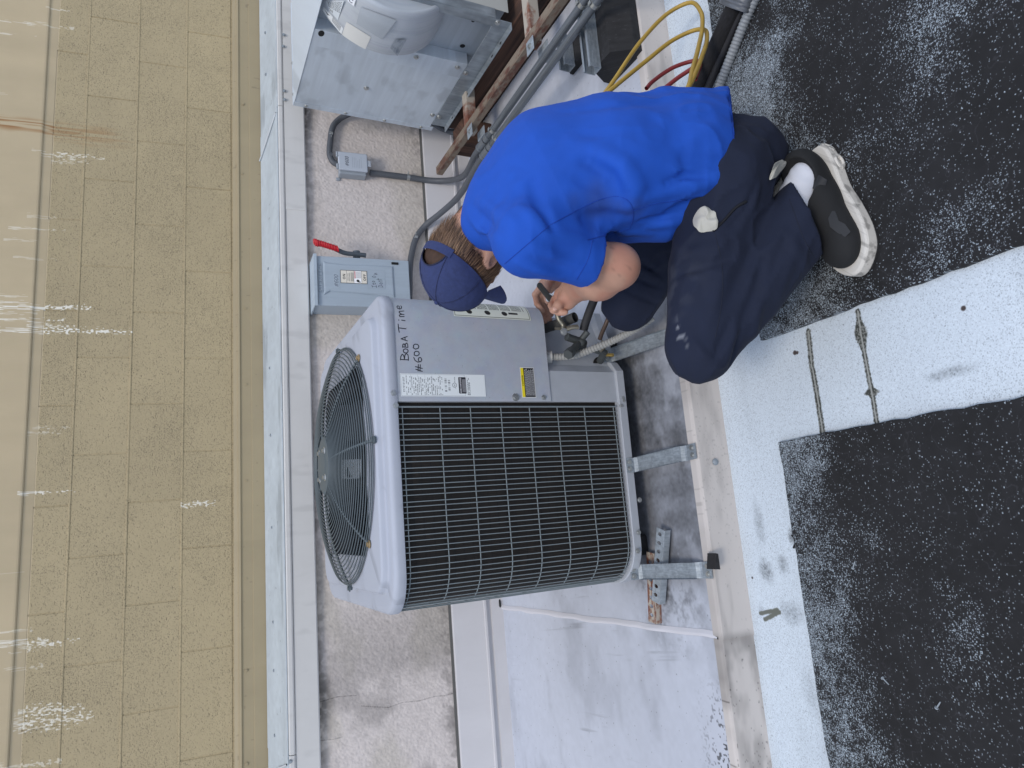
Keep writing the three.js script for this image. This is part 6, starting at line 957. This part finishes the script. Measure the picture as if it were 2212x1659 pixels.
    const L = tl0.distanceTo(hl0) + .012, ol = [[-.006, 0], [.0, .032], [.05, .042], [.11, .041], [.17, .050], [.23, .053], [.27, .042], [L, .0], [.272, -.036], [.23, -.046], [.17, -.044], [.11, -.036], [.05, -.038], [.0, -.03]];
    const curve = new THREE.CatmullRomCurve3(ol.map(([l, q]) => V(l, q, 0)), true).getPoints(80).map(p => new THREE.Vector2(p.x, p.y));
    const mk = (dep, bev, y, mat, name, par) => { const e = new THREE.ExtrudeGeometry(new THREE.Shape(flip ? curve.map(p => new THREE.Vector2(p.x, -p.y)) : curve), { depth: dep, bevelEnabled: true, bevelSize: bev, bevelThickness: bev * .8, bevelSegments: 2 }); e.rotateX(-Math.PI / 2); const m = new THREE.Matrix4().makeRotationY(yaw).setPosition(hl0.x, hl0.y + y, hl0.z); e.applyMatrix4(m); const gg = e; planarUV(gg, (x, yy, z) => (x + z) * 5, (x, yy) => yy * 10); return add(name, loc(gg), mat, par); };
    const so = mk(.021, .006, .014, soM, 'midsole', up); mk(.004, .002, .004, trM, 'outsole', so);
    for (let i = 0; i < 7; i++) { const l = [.01, .055, .10, .15, .195, .24, .27][i]; const p = fx(l, .012, (flip ? -1 : 1) * [.034, .046, .045, .048, .054, .05, .036][i]); add('tread_lug', loc(box(-.014, .014, -.008, .012, -.006, .006, .003).applyMatrix4(new THREE.Matrix4().makeRotationY(yaw).setPosition(p))), i % 2 ? trM : soM, so); }
    for (const l of [.0, .05, .17]) for (const e of [1]) { const p = fx(l, .02, (flip ? 1 : -1) * (l < .02 ? .034 : .047)); add('sole_loop', loc(new THREE.TorusGeometry(.0125, .0048, 8, 18).scale(1.25, .75, 1).applyMatrix4(new THREE.Matrix4().makeRotationY(yaw + (l < .02 ? .5 : 0)).setPosition(p))), soM, so); }
    return { up, fx, sd };
  };
  const S = shoe(V(.742, .012, -1.075), V(.458, .012, -1.018), false);
  // overlays on the near side: heel strap with emblem, ankle wing
  const onS = (pts, w, mat, name, par) => { const p = pts.map(([x, y]) => cast(S.sd, x, y)); const P = [], I = []; p.forEach((q, i) => { const d = (p[Math.min(i + 1, p.length - 1)].clone().sub(p[Math.max(0, i - 1)])).normalize(), vv = V(0, H, 0).sub(q).normalize(), s = d.clone().cross(vv).normalize(), ww = Array.isArray(w) ? w[i] : w; for (const e of [-1, 1]) { const r = q.clone().addScaledVector(s, e * ww).addScaledVector(vv, .0025); P.push(r.x, r.y, r.z); } if (i) { const b = i * 2; I.push(b - 2, b - 1, b, b, b - 1, b + 1); } }); const g = new THREE.BufferGeometry(); g.setAttribute('position', new THREE.Float32BufferAttribute(P, 3)); g.setIndex(I); g.computeVertexNormals(); return add(name, loc(g), mat, par); };
  const c9 = (x, y) => [(2400 + x * .6027) / 1.85172, (600 + y * .6027) / 1.85172];
  const hs = onS([c9(1300, 150), c9(1350, 170), c9(1400, 200), c9(1440, 215), c9(1500, 225)], [.010, .010, .012, .015, .008], upG, 'heel_strap', S.up);
  { const q = cast(S.sd, ...c9(1343, 168)), vv = V(0, H, 0).sub(q).normalize(); const mk = (g) => { g.applyQuaternion(new THREE.Quaternion().setFromUnitVectors(V(0, 0, 1), vv)); const r = q.clone().addScaledVector(vv, .0036); return loc(g.translate(r.x, r.y, r.z)); }; add('round_emblem', mk(new THREE.RingGeometry(.0062, .0078, 24)), std({ color: rgb(190, 190, 186) }), hs); add('emblem_mark', mk(new THREE.CircleGeometry(.0034, 12)), std({ color: rgb(190, 190, 186) }), hs); const q2 = cast(S.sd, ...c9(1308, 150)), g = new THREE.PlaneGeometry(.004, .008); }
  onS([c9(1550, 405), c9(1545, 450), c9(1555, 490), c9(1600, 520), c9(1645, 560)], [.003, .009, .010, .011, .007], upG, 'ankle_overlay', S.up);
  const sockP = kneeL.clone().lerp(ankL, .70), sockE = S.fx(.062, .075, 0); const sockC = lin(205, 208, 218);
  const so = surfNet((x, y, z) => { let d = cap(x, y, z, sockP, sockE, .043, .0385); return d - .0012 * Math.sin(120 * ((x - sockP.x) * .6 + (z - sockP.z) * .8) * 3) * .5; }, V(sockE.x - .2, .02, -1.25), V(sockE.x + .15, .3, -.98), .0045);
  add('sock', loc(so), std({ color: rgb(206, 209, 218), roughness: .9 }), man);
  { const hh = atY(1694, 378, .03); hh.y = .03; shoe(hh, hh.clone().add(V(-.2, -.018, -.21)), true); }
  const tool0 = atZ(1166, 617, -1.70), tool1 = atZ(1211, 673, -1.462);
  const tl = thing('hand_tool', 'black handled tool held between the person\u2019s hands', 'tool', tool0); const tloc = p => p.clone().sub(tool0);
  const mid = tool0.clone().lerp(tool1, .5);
  add('grip', tube([V(0, 0, 0), tloc(tool0.clone().lerp(tool1, .3)), tloc(mid), tloc(tool0.clone().lerp(tool1, .75)), tloc(tool1)], .0085, 24, 10), std({ color: rgb(28, 30, 27), roughness: .6 }), tl);
  add('grip_end', new THREE.SphereGeometry(.0088, 12, 10), std({ color: rgb(28, 30, 27), roughness: .6 }), tl); add('grip_end', new THREE.SphereGeometry(.0088, 12, 10).translate(...tloc(tool1).toArray()), std({ color: rgb(28, 30, 27), roughness: .6 }), tl);
  add('cutter_head', [cyl(tloc(mid), tloc(mid.clone().add(V(-.01, -.05, -.03))), .012, .01, 10)], M.bolt, tl);
}
console.log('stage: person');
renderer.render(scene, camera);
